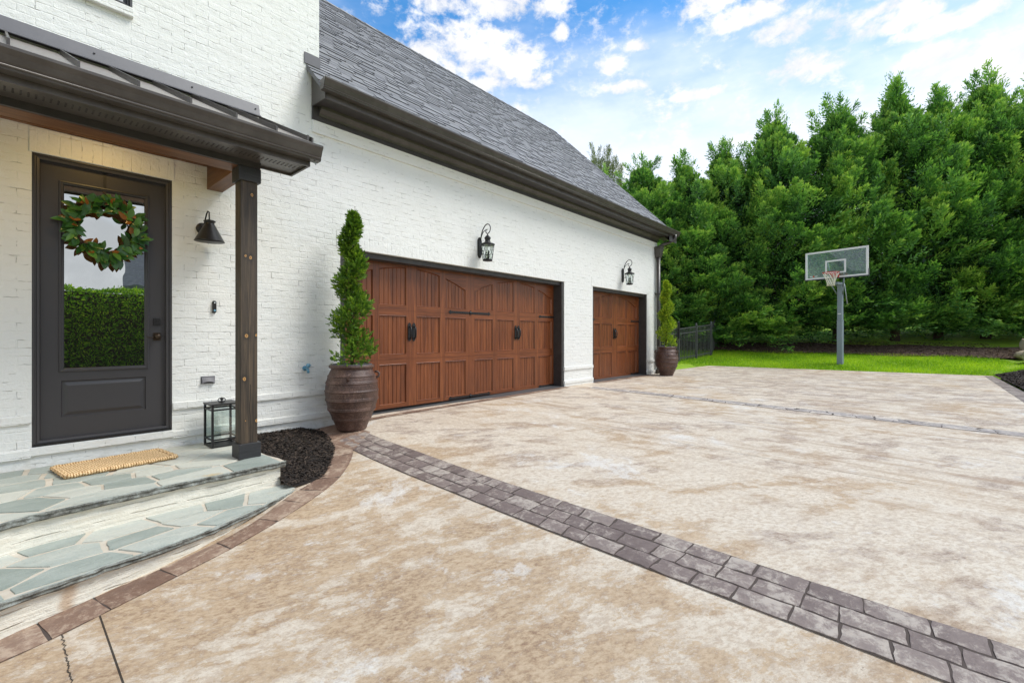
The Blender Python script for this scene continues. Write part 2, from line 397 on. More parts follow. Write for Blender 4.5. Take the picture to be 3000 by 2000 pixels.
# tyre wear streaks along the court
sw = t.ss(t.noise(t.scl(t.geo, (3.2, .32, 1)), 1.7, 9, .74), .50, .62)
c = t.mix(t.m('MULTIPLY', sw, t.ss(x, 2.8, 6.5, .05, .80)), c, (.385, .265, .17))
sw2 = t.ss(t.noise(t.scl(t.geo, (3.9, .36, 1), loc=(7, 3, 0)), 2.1, 9, .76), .54, .62)
c = t.mix(t.m('MULTIPLY', sw2, t.ss(x, 3, 6.5, .04, .45)), c, (.72, .68, .61))
fo = fine
sp = t.noise(t.geo, 48, 4, .7, 1.5)
c = t.mix(t.m('MULTIPLY', t.ss(sp, .635, .70), .6), c, (.20, .145, .11))
f = wear
jl = t.m('MULTIPLY', t.m('LESS_THAN', t.m('ABSOLUTE', t.m('SUBTRACT', x, .352)), .0040), t.m('LESS_THAN', y, -1.99))
ck = t.m('SUBTRACT', x, t.m('ADD', .21, t.m('MULTIPLY', t.m('SUBTRACT', t.noise(t.comb(0, y, 0), 11, 5, .75), .5), .09)))
ckm = t.m('MULTIPLY', t.m('LESS_THAN', t.m('ABSOLUTE', ck), .0032), t.m('LESS_THAN', y, -2.02))
j3 = t.m('MULTIPLY', t.m('LESS_THAN', t.m('ABSOLUTE', t.m('SUBTRACT', x, 4.80)), .004), t.ss(t.noise(t.comb(0, y, 0), 1.3, 3), .44, .52))
dk = t.m('MAXIMUM', jl, t.m('MAXIMUM', ckm, t.m('MULTIPLY', j3, .8)))
c = t.mix(t.m('MULTIPLY', dk, .93), c, (.02, .016, .013))
hh = t.m('SUBTRACT', t.m('ADD', t.m('MULTIPLY', fine, .8), t.m('ADD', t.m('MULTIPLY', fo, .5), t.m('MULTIPLY', med, 1.1))), t.m('MULTIPLY', dk, 1.5))
P(t, color=c, rough=.62, normal=t.bump(hh, .6, .010), spec=.35); M['concrete'] = m

def stone_mat(name, a, b, c3, wear, wamt, rough=.6, sc=1):
    m, t = newmat(name); tn = attr(t)
    n1 = t.noise(t.geo, 7*sc, 8, .72, .5); n2 = t.noise(t.geo, 26*sc, 7, .75, .3)
    f = t.m('ADD', t.m('MULTIPLY', tn, .26), t.m('MULTIPLY', t.m('ADD', t.m('MULTIPLY', n1, .5), t.m('MULTIPLY', n2, .5)), .76))
    c = ramp(t, f, (.28, a), (.5, b), (.76, c3))
    wm = t.ss(t.m('ADD', t.m('MULTIPLY', n1, .6), t.m('ADD', t.m('MULTIPLY', n2, .4), t.m('MULTIPLY', t.m('SUBTRACT', tn, .5), .06))), .485, .60)
    c = t.mix(t.m('MULTIPLY', wm, wamt), c, wear)
    P(t, color=c, rough=rough, normal=t.bump(t.m('ADD', n1, t.m('MULTIPLY', n2, .5)), .7, .012), spec=.4)
    return m
M['bandstone'] = stone_mat('worn plum stamped stone', (.125, .09, .08), (.21, .16, .14), (.31, .25, .215), (.50, .43, .36), .72)
M['borderstone'] = stone_mat('brown stamped border stone', (.15, .085, .058), (.24, .15, .105), (.33, .225, .16), (.50, .38, .28), .7)
M['greyband'] = stone_mat('weathered grey stamped stone', (.26, .22, .20), (.38, .33, .30), (.50, .44, .39), (.62, .54, .46), 1.0)
M['joint'] = simple('dark stamped joint', (.075, .055, .045), .9, 0, 60, bump=.5)
m, t = newmat('bluestone flag'); tn = attr(t)
vv = t.scl(t.geo, (3, 7, 3), rot=(0, 0, R(12)))
n1 = t.noise(vv, 1.4, 6, .65, .6); n2 = t.noise(t.geo, 26, 5, .65)
c = ramp(t, t.m('ADD', t.m('MULTIPLY', tn, .5), t.m('MULTIPLY', n1, .55)), (.25, (.26, .295, .26)), (.5, (.385, .415, .37)), (.75, (.53, .53, .46)))
oc = t.m('MULTIPLY', t.ss(t.noise(t.scl(t.geo, (1, 1, 1), loc=(.35, 0, 0)), 2.6, 4, .6), .60, .74), t.ss(tn, .60, .8))
c = t.mix(t.m('MULTIPLY', oc, .75), c, (.50, .36, .17))
P(t, color=c, rough=.5, normal=t.bump(t.m('ADD', t.m('MULTIPLY', n1, 1.5), t.m('MULTIPLY', n2, .8)), .8, .010), spec=.4); M['flag'] = m
m, t = newmat('cream limewashed risers')
x, y, z = t.xyz(t.geo)
hb = t.noise(t.scl(t.geo, (2.2, 2.2, 20)), 1.3, 5, .65, .8); fb2 = t.noise(t.geo, 34, 5, .7)
ln = t.m('ABSOLUTE', t.m('SUBTRACT', t.m('FRACT', t.m('MULTIPLY', t.m('ADD', z, t.m('MULTIPLY', t.noise(t.geo, 4, 3), .03)), 14.8)), .5))
lm = t.m('MULTIPLY', t.ss(ln, .09, .02), t.ss(t.noise(t.geo, 5, 4, .6), .45, .6))
c = t.mix(t.ss(hb, .45, .7), (.80, .755, .645), (.73, .67, .55)); c = t.mix(t.m('MULTIPLY', lm, .28), c, (.30, .25, .18))
rs_x = t.m('MULTIPLY', t.ss(t.m('ABSOLUTE', t.m('SUBTRACT', t.m('ADD', x, t.m('MULTIPLY', t.noise(t.geo, 14, 3), .05)), .275)), .05, .008), t.m('LESS_THAN', y, -1.7))
c = t.mix(t.m('MULTIPLY', rs_x, .6), c, (.42, .23, .10))
P(t, color=c, rough=.75, normal=t.bump(t.m('SUBTRACT', t.m('ADD', hb, t.m('MULTIPLY', fb2, .6)), t.m('MULTIPLY', lm, .8)), .9, .012)); M['limewash'] = m
M['mortar'] = simple('cream mortar', (.58, .52, .43), .85, 0, 45, bump=.6, bd=.004, color2=(.50, .43, .34))
m, t = newmat('split stone edge')
c = ramp(t, t.noise(t.geo, 16, 5, .7), (.35, (.09, .085, .07)), (.5, (.21, .21, .185)), (.66, (.36, .38, .345)))
P(t, color=c, rough=.85, normal=t.bump(t.noise(t.geo, 38, 5, .7), 1, .02)); M['flagedge'] = m
# mulch
m, t = newmat('dark hardwood mulch')
c = ramp(t, t.noise(t.geo, 45, 6, .75), (.36, (.008, .005, .004)), (.55, (.028, .018, .013)), (.75, (.075, .05, .036)))
P(t, color=c, rough=.95, normal=t.bump(t.noise(t.geo, 40, 6, .8), 1, .03)); M['mulch'] = m
m, t = newmat('mulch chips'); c = ramp(t, attr(t), (0, (.010, .007, .005)), (.6, (.035, .023, .016)), (1, (.085, .058, .04)))
P(t, color=c, rough=.9); M['chips'] = m
m, t = newmat('brown needle litter')
c = ramp(t, t.noise(t.geo, 24, 7, .8), (.34, (.035, .02, .013)), (.55, (.10, .058, .038)), (.74, (.22, .135, .09)))
P(t, color=c, rough=.95, normal=t.bump(t.noise(t.geo, 30, 6, .8), 1, .04)); M['litter'] = m
# lawn
m, t = newmat('lawn ground')
c = ramp(t, t.noise(t.geo, 1.1, 6, .7), (.35, (.19, .36, .014)), (.55, (.30, .48, .02)), (.72, (.44, .60, .03)))
P(t, color=c, rough=.9, normal=t.bump(t.noise(t.geo, 60, 5, .8), 1, .04)); M['lawn'] = m
def leaf_mat(name, stops, rough=.5, trans=.35, backc=None, spec=.3):
    m, t = newmat(name)
    f = t.m('ADD', attr(t), t.m('MULTIPLY', t.m('SUBTRACT', t.noise(t.geo, 1.2, 3), .5), .25))
    c = ramp(t, f, *stops)
    if backc: c = t.mix(t.node('ShaderNodeNewGeometry').outputs['Backfacing'], c, backc)
    P(t, color=c, rough=rough, spec=spec)
    tl = t.node('ShaderNodeBsdfTranslucent'); t.put(tl.inputs[0], t.mix(1, c, (1.25, 1.3, .7), 'MULTIPLY'))
    mx = t.node('ShaderNodeMixShader'); mx.inputs[0].default_value = trans
    t.l.new(t.p.outputs[0], mx.inputs[1]); t.l.new(tl.outputs[0], mx.inputs[2]); t.l.new(mx.outputs[0], t.o.inputs[0])
    return m
M['grass'] = leaf_mat('grass blade', ((.1, (.15, .30, .012)), (.5, (.30, .50, .02)), (.95, (.52, .66, .04))), .55, .5)
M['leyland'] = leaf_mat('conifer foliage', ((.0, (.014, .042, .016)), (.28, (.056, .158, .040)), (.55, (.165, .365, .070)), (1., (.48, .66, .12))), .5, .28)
M['pine'] = leaf_mat('pine foliage', ((.0, (.05, .08, .022)), (.5, (.12, .16, .045)), (1., (.25, .28, .09))), .6, .2)
M['arbor'] = leaf_mat('arborvitae foliage', ((.0, (.030, .075, .012)), (.5, (.10, .21, .02)), (1., (.32, .46, .045))), .55, .3)
M['arbory'] = leaf_mat('golden arborvitae foliage', ((.0, (.09, .17, .018)), (.5, (.27, .40, .03)), (1., (.58, .66, .05))), .55, .3)
M['hedge'] = leaf_mat('hedge foliage', ((.0, (.05, .13, .014)), (.5, (.19, .36, .03)), (1., (.50, .64, .07))), .5, .5)
M['magnolia'] = leaf_mat('magnolia leaf', ((.0, (.018, .075, .016)), (.5, (.04, .135, .025)), (1., (.11, .26, .045))), .28, .1, backc=(.30, .12, .03), spec=.5)
# glazed terracotta jar
m, t = newmat('weathered clay jar')
n1 = t.noise(t.obj, 6, 6, .7, .4); n2 = t.noise(t.obj, 60, 4, .7)
c = ramp(t, t.m('ADD', t.m('MULTIPLY', n1, .6), t.m('MULTIPLY', n2, .4)), (.35, (.035, .018, .013)), (.5, (.085, .045, .033)), (.62, (.16, .095, .072)))
c = t.mix(t.ss(t.noise(t.obj, 13, 4, .6), .66, .74, 0, .8), c, (.30, .045, .012))
c = t.mix(t.ss(n2, .60, .74, 0, .55), c, (.34, .28, .25))
P(t, color=c, rough=.48, normal=t.bump(n2, .8, .006)); M['jar'] = m
m, t = newmat('woven coir')
x, y, z = t.xyz(t.obj)
wv = t.node('ShaderNodeTexWave', wave_type='BANDS', bands_direction='X'); t.put(wv.inputs[0], t.obj); wv.inputs['Scale'].default_value = 19; wv.inputs['Distortion'].default_value = 3; wv.inputs['Detail'].default_value = 3; wv.inputs['Detail Scale'].default_value = 4
wy = t.node('ShaderNodeTexWave', wave_type='BANDS', bands_direction='Y'); t.put(wy.inputs[0], t.obj); wy.inputs['Scale'].default_value = 13; wy.inputs['Distortion'].default_value = 2
f = t.m('ADD', t.m('MULTIPLY', wv.outputs[1], .5), t.m('MULTIPLY', wy.outputs[1], .3))
c = ramp(t, t.m('ADD', f, t.m('MULTIPLY', t.noise(t.obj, 60, 4, .7), .45)), (.3, (.26, .13, .045)), (.6, (.64, .42, .20)), (.95, (.82, .63, .38)))
P(t, color=c, rough=.85, normal=t.bump(f, .6, .004)); M['coir'] = m
M['boulder'] = stone_mat('tan field boulder', (.30, .22, .13), (.46, .37, .25), (.58, .50, .38), (.35, .30, .22), .5)
M['redbrick'] = simple('far brick', (.28, .17, .13), .85, color2=(.36, .24, .19), cscale=3)
M['farroof'] = simple('far roof', (.12, .12, .13), .9, color2=(.17, .17, .18), cscale=4)

# ------------------------------------------------------------------ ground
def sheet(name, us, vs, pt, mat, **props):
    mb = MB(); n = len(vs)
    V = [pt(u, v) for u in us for v in vs]
    mb.add(V, [(i*n+j, (i+1)*n+j, (i+1)*n+j+1, i*n+j+1) for i in range(len(us)-1) for j in range(n-1)], 0, True)
    return fixn(mb.build(name, mat, **props))
# terrain: one large sheet to the horizon, finer near the yard, lowered under the paving
def frange(a, b, n): return [a+(b-a)*i/n for i in range(n+1)]
ux = [-900, -300, -100, -40] + frange(-20, 12, 16)+frange(12.5, 45, 65)+[50, 60, 80, 120, 300, 900]
uy = [-900, -300, -100, -50, -30] + frange(-20, 12, 64)+[14, 17, 20, 26, 34, 50, 80, 120, 300, 900]
def tp(x, y):
    xx = min(max(x, -40), 80); yy = min(max(y, -40), 40)
    z = terr(xx, yy)
    on = (yy > -14.5 and yy < .3 and xx < edge_x(min(yy, 0))+.0 and (yy > -7.2 or xx < 6.2)) or (-3.2 < xx < 12.6 and 0 <= yy < 8)
    return (x, y, z-(.30 if on else .0)-.006)
sheet('lawn', ux, uy, tp, M['lawn'], kind='structure', label='bright green lawn beyond and beside the driveway')
# driveway
xs = sorted(set(frange(-9, 3.4, 62)+frange(3.4, 12, 30)))
mb = MB(); ys = [.22, 0]+frange(-.25, -7.15, 40)
rows = []
for yv in ys:
    ex = edge_x(min(yv, 0))
    r_ = [(xx, yv, g(xx, yv)) for xx in xs]+[(12+(ex-12)*k/8, yv, g(14, yv)) for k in range(1, 9)]
    if yv > 0: r_ = [(min(a, 12.15), b, c_) for a, b, c_ in r_]
    rows.append(r_)
nn = len(rows[0]); mb.add([p for r_ in rows for p in r_], [(i*nn+j, i*nn+j+1, (i+1)*nn+j+1, (i+1)*nn+j) for i in range(len(rows)-1) for j in range(nn-1)], 0, True)
xs2 = [q for q in xs if q <= 6.2]; n2_ = len(xs2)
mb.add([(xx, yv, g(xx, yv)) for yv in frange(-7.15, -14.4, 20) for xx in xs2], [(i*n2_+j, i*n2_+j+1, (i+1)*n2_+j+1, (i+1)*n2_+j) for i in range(20) for j in range(n2_-1)], 0, True)
# slab thickness along the outer edges
e1 = [(edge_x(y_), y_, g(14, y_)) for y_ in frange(-7.15, 0, 20)]
mb.add(e1+[(a, b, c_-.35) for a, b, c_ in e1], [(i, i+1, 22+i, 21+i) for i in range(20)])
fixn(mb.build('driveway', M['concrete'], kind='structure', label='cream and tan stained stamped concrete driveway'))
# stamped stone bands: individual stones over a dark joint sheet
def catmull(P_, n=10):
    out = []
    Q = [P_[0]]+list(P_)+[P_[-1]]
    for i in range(1, len(Q)-2):
        p0, p1, p2, p3 = (Vector(q) for q in Q[i-1:i+3])
        for k in range(n):
            t_ = k/n; out.append(.5*((2*p1)+(p2-p0)*t_+(2*p0-5*p1+4*p2-p3)*t_**2+(3*p1-p0-3*p2+p3)*t_**3))
    out.append(Vector(P_[-1])); return out
def arclen(P_):
    L = [0]
    for a, b in zip(P_, P_[1:]): L.append(L[-1]+(b-a).length)
    return L
def at_len(P_, L, s):
    s = max(0, min(s, L[-1]-1e-6))
    for i in range(len(L)-1):
        if L[i] <= s <= L[i+1]: return P_[i].lerp(P_[i+1], (s-L[i])/max(1e-9, L[i+1]-L[i]))
    return P_[-1]
def band(name, left, right, rows_, slen, mat, gap=.011, hgt=.007, seed=1, **props):
    rs = random.Random(seed)
    A = catmull([Vector((*p, 0)) for p in left]); B = catmull([Vector((*p, 0)) for p in right])
    LA, LB = arclen(A), arclen(B); T = (LA[-1]+LB[-1])/2; NB = 40
    # re-pair the two edges so that joints run square to the band
    def near(p):
        best = min(range(len(B)), key=lambda i: (B[i]-p).length); return LB[best]
    PR = [near(at_len(A, LA, LA[-1]*i/NB)) for i in range(NB+1)]; PR[0] = 0; PR[-1] = LB[-1]
    for i in range(1, NB+1): PR[i] = max(PR[i], PR[i-1])
    def pt(s, w_, dz): 
        i_ = min(int(s/T*NB), NB-1); f_ = s/T*NB-i_
        a = at_len(A, LA, s/T*LA[-1]); b = at_len(B, LB, PR[i_]+(PR[i_+1]-PR[i_])*f_); p = a.lerp(b, w_)
        return (p.x, p.y, g(p.x, p.y)+dz)
    mb = MB(); N = int(T/.12)+2
    for i in range(N):
        s0, s1 = T*i/N, T*(i+1)/N
        for k in range(rows_*2):
            w0, w1 = k/(rows_*2), (k+1)/(rows_*2)
            mb.add([pt(s0, w0, .003), pt(s0, w1, .003), pt(s1, w1, .003), pt(s1, w0, .003)], [(0, 1, 2, 3)], 0)
    wd = (A[0]-B[0]).length*.5+(A[-1]-B[-1]).length*.5
    gw = gap/wd
    for r_ in range(rows_):
        s = -rs.random()*slen
        while s < T:
            L_ = slen*(.72+.6*rs.random()); s0, s1 = max(0, s+gap/2), min(T, s+L_-gap/2)
            if s1-s0 > .03:
                w0, w1 = r_/rows_+gw/2, (r_+1)/rows_-gw/2; tn = rs.random(); nseg = max(3, int((s1-s0)/.045)); rw = []
                for i in range(nseg+1):
                    sf = s0+(s1-s0)*i/nseg; line = []
                    for k in range(4):
                        wf = w0+(w1-w0)*k/3; edge = (i in (0, nseg)) or k in (0, 3)
                        jj = (rs.random()-.5)*.008
                        line.append(pt(sf+jj, wf+(rs.random()-.5)*.009/wd*(1 if edge else 0), hgt*(.45 if edge else 1)+rs.random()*.005))
                    rw.append(line)
                # inset top a little, sloping skirt
                V = [p for l in rw for p in l]; m4 = 4
                fs = [(i*m4+k, i*m4+k+1, (i+1)*m4+k+1, (i+1)*m4+k) for i in range(nseg) for k in range(3)]
                mb.add(V, fs, 1, False, tn)
                # skirt
                loop = [rw[0][k] for k in range(4)]+[rw[i][3] for i in range(1, nseg+1)]+[rw[nseg][k] for k in (2, 1, 0)]+[rw[i][0] for i in range(nseg-1, 0, -1)]
                n_ = len(loop); low = [(p[0], p[1], p[2]-hgt) for p in loop]
                mb.add(loop+low, [(i, (i+1) % n_, n_+(i+1) % n_, n_+i) for i in range(n_)], 1, False, tn*.6)
            s += L_
    return fixn(mb.build(name, [M['joint'], mat], **props))
band('paver_band', [(2.47, -.66), (2.40, -1.10), (2.345, -1.9), (2.325, -2.6), (2.30, -3.6), (2.295, -5.0), (2.29, -7.0), (2.29, -14)],
     [(2.83, -.62), (2.78, -1.06), (2.74, -1.9), (2.70, -2.6), (2.685, -3.6), (2.67, -5.0), (2.66, -7.0), (2.66, -14)], 3, .19, M['bandstone'], seed=3, kind='structure', label='three-row plum stamped stone band running from the near pot across the driveway')
_unused = ([(2.74, -1.5), ])
band('paver_band', [(7.93, -.45), (7.95, -3), (7.90, -7.1)], [(8.22, -.45), (8.26, -3), (8.24, -7.1)], 2, .24, M['greyband'], gap=.014, hgt=.0052, seed=5, kind='structure', label='worn grey stamped stone band from the pier between the garage doors')
BI = [(-4, -2.14), (-1.2, -2.07), (0, -2.03), (.36, -2.005), (.74, -1.955), (1.18, -1.845), (1.55, -1.615), (1.86, -1.47), (2.07, -1.24), (2.27, -.92), (2.41, -.57), (2.50, -.2), (2.53, 0)]
BO = [(-4, -2.40), (-1.2, -2.33), (.0, -2.285), (.374, -2.225), (.70, -2.15), (1.02, -2.07), (1.40, -1.945), (1.74, -1.79), (1.99, -1.63), (2.24, -1.36), (2.40, -1.12), (2.62, -.72), (2.80, -.40)]
band('paver_border', [p for p in BI[:11]], [p for p in BO[:11]], 1, .25, M['borderstone'], seed=9, gap=.009, kind='structure', label='single-row brown stamped border curving round the steps and mulch bed')
mb = MB(); PB = [(2.42, -.55), (2.50, -.2), (2.535, .0), (2.86, .0), (3.0, -.16), (2.86, -.30), (2.85, -.70), (2.41, -1.12), (2.30, -.90)]
mb.add([(a, b, g(a, b)+.0075) for a, b in PB], [tuple(range(len(PB)))], 0, False, .35)
fixn(mb.build('paver_apron', M['borderstone'], kind='structure', label='brown stamped patch under the near pot'))
mb = MB()
for a, b in ((2.86, 7.72), (8.86, 11.62)):
    n_ = int((b-a)/.28)
    for i in range(n_):
        x0, x1 = a+(b-a)*i/n_+.004, a+(b-a)*(i+1)/n_-.004
        mb.add([(x0, -.16, g(x0, -.16)+.006), (x1, -.16, g(x1, -.16)+.006), (x1, -.045, g(x1, 0)+.006), (x0, -.045, g(x0, 0)+.006)], [(0, 1, 2, 3)], 0, False, random.random())
fixn(mb.build('paver_edging', M['borderstone'], kind='structure', label='thin brown stamped edging along the garage door sills'))
mb = MB()
E0 = [(x_, -6.86-.012*(x_-12)) for x_ in frange(8, 19.2, 40)]
for i in range(40):
    (a, b), (c_, d_) = E0[i], E0[i+1]
    mb.add([(a+.006, b, g(14, b)+.006), (c_-.006, d_, g(14, d_)+.006), (c_-.006, -7.13, g(14, d_)+.006), (a+.006, -7.13, g(14, b)+.006)], [(0, 1, 2, 3)], 0, False, random.random())
fixn(mb.build('paver_edging', M['bandstone'], kind='structure', label='pinkish stamped edging by the dark mulch bank at the far right'))

# ------------------------------------------------------------------ mulch beds
def chips(name, pts, size, mat, parent=None, **props):
    n = len(pts); P_ = np.array(pts); L = size*(.5+rng.random(n)); a = rng.random(n)*6.283; tl = (rng.random(n)-.5)*1.0
    d = np.stack([np.cos(a)*np.cos(tl), np.sin(a)*np.cos(tl), np.sin(tl)], 1); s_ = np.stack([-np.sin(a), np.cos(a), (rng.random(n)-.5)*1.2], 1)
    d *= L[:, None]; s_ *= (L*.28)[:, None]
    V = np.stack([P_-d*.5-s_*.5, P_+d*.5-s_*.4, P_+d*.5+s_*.5, P_-d*.5+s_*.4], 1)
    return quads_np(name, V, rng.random(n), mat, parent, **props)
def bedz(x, y): 
    t_ = max(0, min(1, (x-1.6)/.9)); return max(g(x, y)+.015, -.055-.10*t_*0+(-.16)*max(0, min(1, (-y-.1)/1.3)) ) if x < 2.6 else g(x, y)
bed = [(1.60, .02), (1.60, -1.46), (1.78, -1.53), (1.90, -1.50), (2.09, -1.26), (2.30, -.93), (2.44, -.57), (2.53, -.2), (2.56, .02)]
mb = MB()
def inside(x, y, poly):
    c_ = False; n_ = len(poly)
    for i in range(n_):
        (x1, y1), (x2, y2) = poly[i], poly[i-1]
        if (y1 > y) != (y2 > y) and x < (x2-x1)*(y-y1)/(y2-y1)+x1: c_ = not c_
    return c_
def bedh(x, y):
    dmin = min(math.hypot(x-a, y-b) for a, b in [p.to_2d() for p in BED_C])
    rise = min(1, dmin/.18)
    return g(x, y)+.004+rise*(bedz(x, y)-g(x, y)+.02)
BED_C = catmull([Vector((*p, 0)) for p in BI[6:]], 8)
gx = frange(1.58, 2.56, 34); gy = frange(.02, -1.5, 50)
idx = {}; V = []; Fs = []
for i, x_ in enumerate(gx):
    for j, y_ in enumerate(gy): idx[i, j] = len(V); V.append((x_, y_, bedh(x_, y_)+random.uniform(-.008, .008)))
for i in range(len(gx)-1):
    for j in range(len(gy)-1):
        if inside((gx[i]+gx[i+1])/2, (gy[j]+gy[j+1])/2, bed): Fs.append((idx[i, j], idx[i+1, j], idx[i+1, j+1], idx[i, j+1]))
mb.add(V, Fs); fixn(mb.build('mulch_bed', M['mulch'], kind='stuff', label='dark brown mulch bed between the porch steps and the white wall'))
pts = []
while len(pts) < 9000:
    x_, y_ = random.uniform(1.6, 2.52), random.uniform(-1.46, 0)
    if inside(x_, y_, bed): pts.append((x_, y_, bedh(x_, y_)+random.uniform(-.004, .012)))
chips('mulch_chips', pts, .028, M['chips'], kind='stuff', label='loose shredded bark on the bed by the porch post')
# far litter under the trees, right mulch bank
def outpt(d, s):  # distance beyond far slab edge, position along it
    return (16.5+.917*d+.398*s, -.07+.398*d-.917*s)
sheet('mulch_bed', frange(3.05, 5.6, 14), frange(-9, 16, 60), lambda d, s: (*outpt(d+.18*math.sin(s*1.7), s), terr(*outpt(d+.18*math.sin(s*1.7), s))+.035+random.uniform(-.02, .02)), M['litter'], kind='stuff', label='reddish needle litter strip under the tall conifers')
pts = []
for i in range(9000):
    d_, s_ = random.uniform(2.95, 6.5), random.uniform(-4, 11); a, b = outpt(d_, s_); pts.append((a, b, terr(a, b)+.05))
M['litterc'] = leaf_mat('litter flakes', ((0, (.03, .016, .01)), (.6, (.09, .05, .03)), (1, (.28, .2, .13))), .9, .1)
chips('needle_litter', pts, .07, M['litterc'], kind='stuff', label='fallen needles and twigs in front of the conifers')
def bankw(u, v): # u along x, v 0..1 up the slope
    x0 = u; y0 = -7.17; far = (x0+3.2*v*(.3+.7*max(0, (u-14)/6)), y0-7*v)
    return far
def bankp(u, v):
    x_, y_ = bankw(u, v); return (x_, y_, terr(x_, y_)+.03+random.uniform(-.012, .012))
sheet('mulch_bank', frange(8, 19.45, 60), frange(0, 1, 24), bankp, M['mulch'], kind='stuff', label='sloping bank of black mulch at the right edge')
pts = []
for i in range(14000):
    u, v = random.uniform(13, 19.4), random.random()**2*.6; x_, y_ = bankw(u, v); pts.append((x_, y_, terr(x_, y_)+.045))
chips('mulch_chips', pts, .055, M['chips'], kind='stuff', label='loose shredded bark on the right hand bank')

# grass blades on the strip behind the slab
n = 60000; D_ = rng.random(n)*3.35+.02; S_ = rng.random(n)*15-5.5
pp = np.array([outpt(a, b) for a, b in zip(D_, S_)])
keep = np.array([not (y_ < -7.2 and x_ < 19.5+3.2*((-y_-7.17)/7)) for x_, y_ in pp]) & (pp[:, 0] > 12.6)
pp = pp[keep]; n = len(pp); zz = np.array([terr(a, b) for a, b in pp])
hh_ = .03+.045*rng.random(n); aa = rng.random(n)*6.283; lean = .03*rng.normal(size=(n, 2)); ww = .006+.005*rng.random(n)
B0 = np.column_stack([pp, zz-.008]); sx = np.column_stack([np.cos(aa)*ww, np.sin(aa)*ww, np.zeros(n)])
T0 = B0+np.column_stack([lean, hh_+.01])
V = np.stack([B0-sx, B0+sx, T0], 1)
patch = .5+.3*np.sin(pp[:, 0]*2.1+pp[:, 1]*.7)*np.sin(pp[:, 1]*1.7+1)
quads_np('grass', V, np.clip(patch+.25*rng.normal(size=n), 0, 1), M['grass'], k=3, kind='stuff', label='short bright grass strip between the slab and the conifers')

# ------------------------------------------------------------------ house
house = empty('house', (2.5, 0, 0), label='white painted brick house with garage wing, bronze gutters and porch', cat='house')
def HP(mb, name, mats, parent=None, **kw):
    """mesh in world coordinates, attached under the house"""
    o = mb.build(name, mats, **kw); par = parent or house
    o.parent = par; o.matrix_parent_inverse = Matrix.Translation(par.matrix_world.translation).inverted() if par is not house else Matrix.Translation((-2.5, 0, 0))
    return o
def attach(o, par):      # par is a mesh whose origin is the world origin
    o.parent = par; return o
# front wall with openings
ops = [(.185, 1.123, .136, 2.553, .10), (2.851, 7.73, -.08, 2.157, .24), (8.838, 11.60, -.08, 2.157, .24), (-.30, .824, 4.05, 5.45, .09)]
mb = MB()
cx = sorted({-3.4, 2.58, 12.2} | {o_[0] for o_ in ops} | {o_[1] for o_ in ops}); cz = sorted({-.9, 4.15, 4.3, 6.6} | {o_[2] for o_ in ops} | {o_[3] for o_ in ops})
for i in range(len(cx)-1):
    for j in range(len(cz)-1):
        xm, zm = (cx[i]+cx[i+1])/2, (cz[j]+cz[j+1])/2
        if any(o_[0] < xm < o_[1] and o_[2] < zm < o_[3] for o_ in ops): continue
        if xm > 2.58 and zm > 4.15: continue
        mb.add([(cx[i], 0, cz[j]), (cx[i+1], 0, cz[j]), (cx[i+1], 0, cz[j+1]), (cx[i], 0, cz[j+1])], [(0, 1, 2, 3)])
for x0, x1, z0, z1, dp in ops:
    mb.add([(x0, 0, z0), (x1, 0, z0), (x1, dp, z0), (x0, dp, z0), (x0, 0, z1), (x1, 0, z1), (x1, dp, z1), (x0, dp, z1)],
           [(0, 3, 2, 1), (4, 5, 6, 7), (1, 5, 6, 2), (0, 3, 7, 4)])
# end wall and gable, tall block sides, back walls
mb.add([(12.2, 0, -.9), (12.2, 7.7, -.9), (12.2, 7.7, 4.2), (12.2, 3.85, 8.0), (12.2, 0, 4.2)], [(0, 1, 2, 3, 4)])
mb.add([(2.58, 0, 4.3), (2.58, 7.7, 4.3), (2.58, 7.7, 6.6), (2.58, 0, 6.6)], [(0, 1, 2, 3)])
mb.add([(-3.4, 0, -.9), (-3.4, 7.7, -.9), (-3.4, 7.7, 6.6), (-3.4, 0, 6.6)], [(0, 1, 2, 3)])
mb.add([(-3.4, 7.7, -.9), (12.2, 7.7, -.9), (12.2, 7.7, 4.2), (-3.4, 7.7, 4.2)], [(0, 1, 2, 3)])
mb.add([(-3.4, 7.7, 4.2), (2.58, 7.7, 4.2), (2.58, 7.7, 6.6), (-3.4, 7.7, 6.6)], [(0, 1, 2, 3)])
wall = HP(mb, 'wall', M['brick'])
# corbelled courses, lintels, frieze band
mb = MB()
for x0, x1 in ((-3.4, .18), (1.128, 2.845), (7.736, 8.832), (11.606, 12.2)):
    for z0, z1, pr in ((.335, .398, .022), (.058, .118, .026)):
        a, b = x0-(pr if x0 > 7 and x0 < 11 or x0 > 11 else 0), x1+(pr if x1 > 12 else 0)
        mb.box(a, b, -pr, .01, z0, z1)
mb.box(.18, 1.128, -.026, .01, .072, .128)
mb.box(7.722, 8.846, -.012, .01, -.3, .058); mb.box(11.592, 12.215, -.012, .01, -.3, .058)
mb.box(2.49, 12.2, -.022, .01, 3.485, 3.63)
mb.box(12.195, 12.225, -.022, 7.7, .335, .398)
HP(mb, 'corbel', M['brick'])
mb = MB(); mb.box(.172, 1.136, -.010, .01, 2.556, 2.758)
for x0, x1 in ((2.80, 7.78), (8.79, 11.65)): mb.box(x0, x1, -.005, .01, 2.160, 2.365)
HP(mb, 'lintel', M['brick_soldier'])
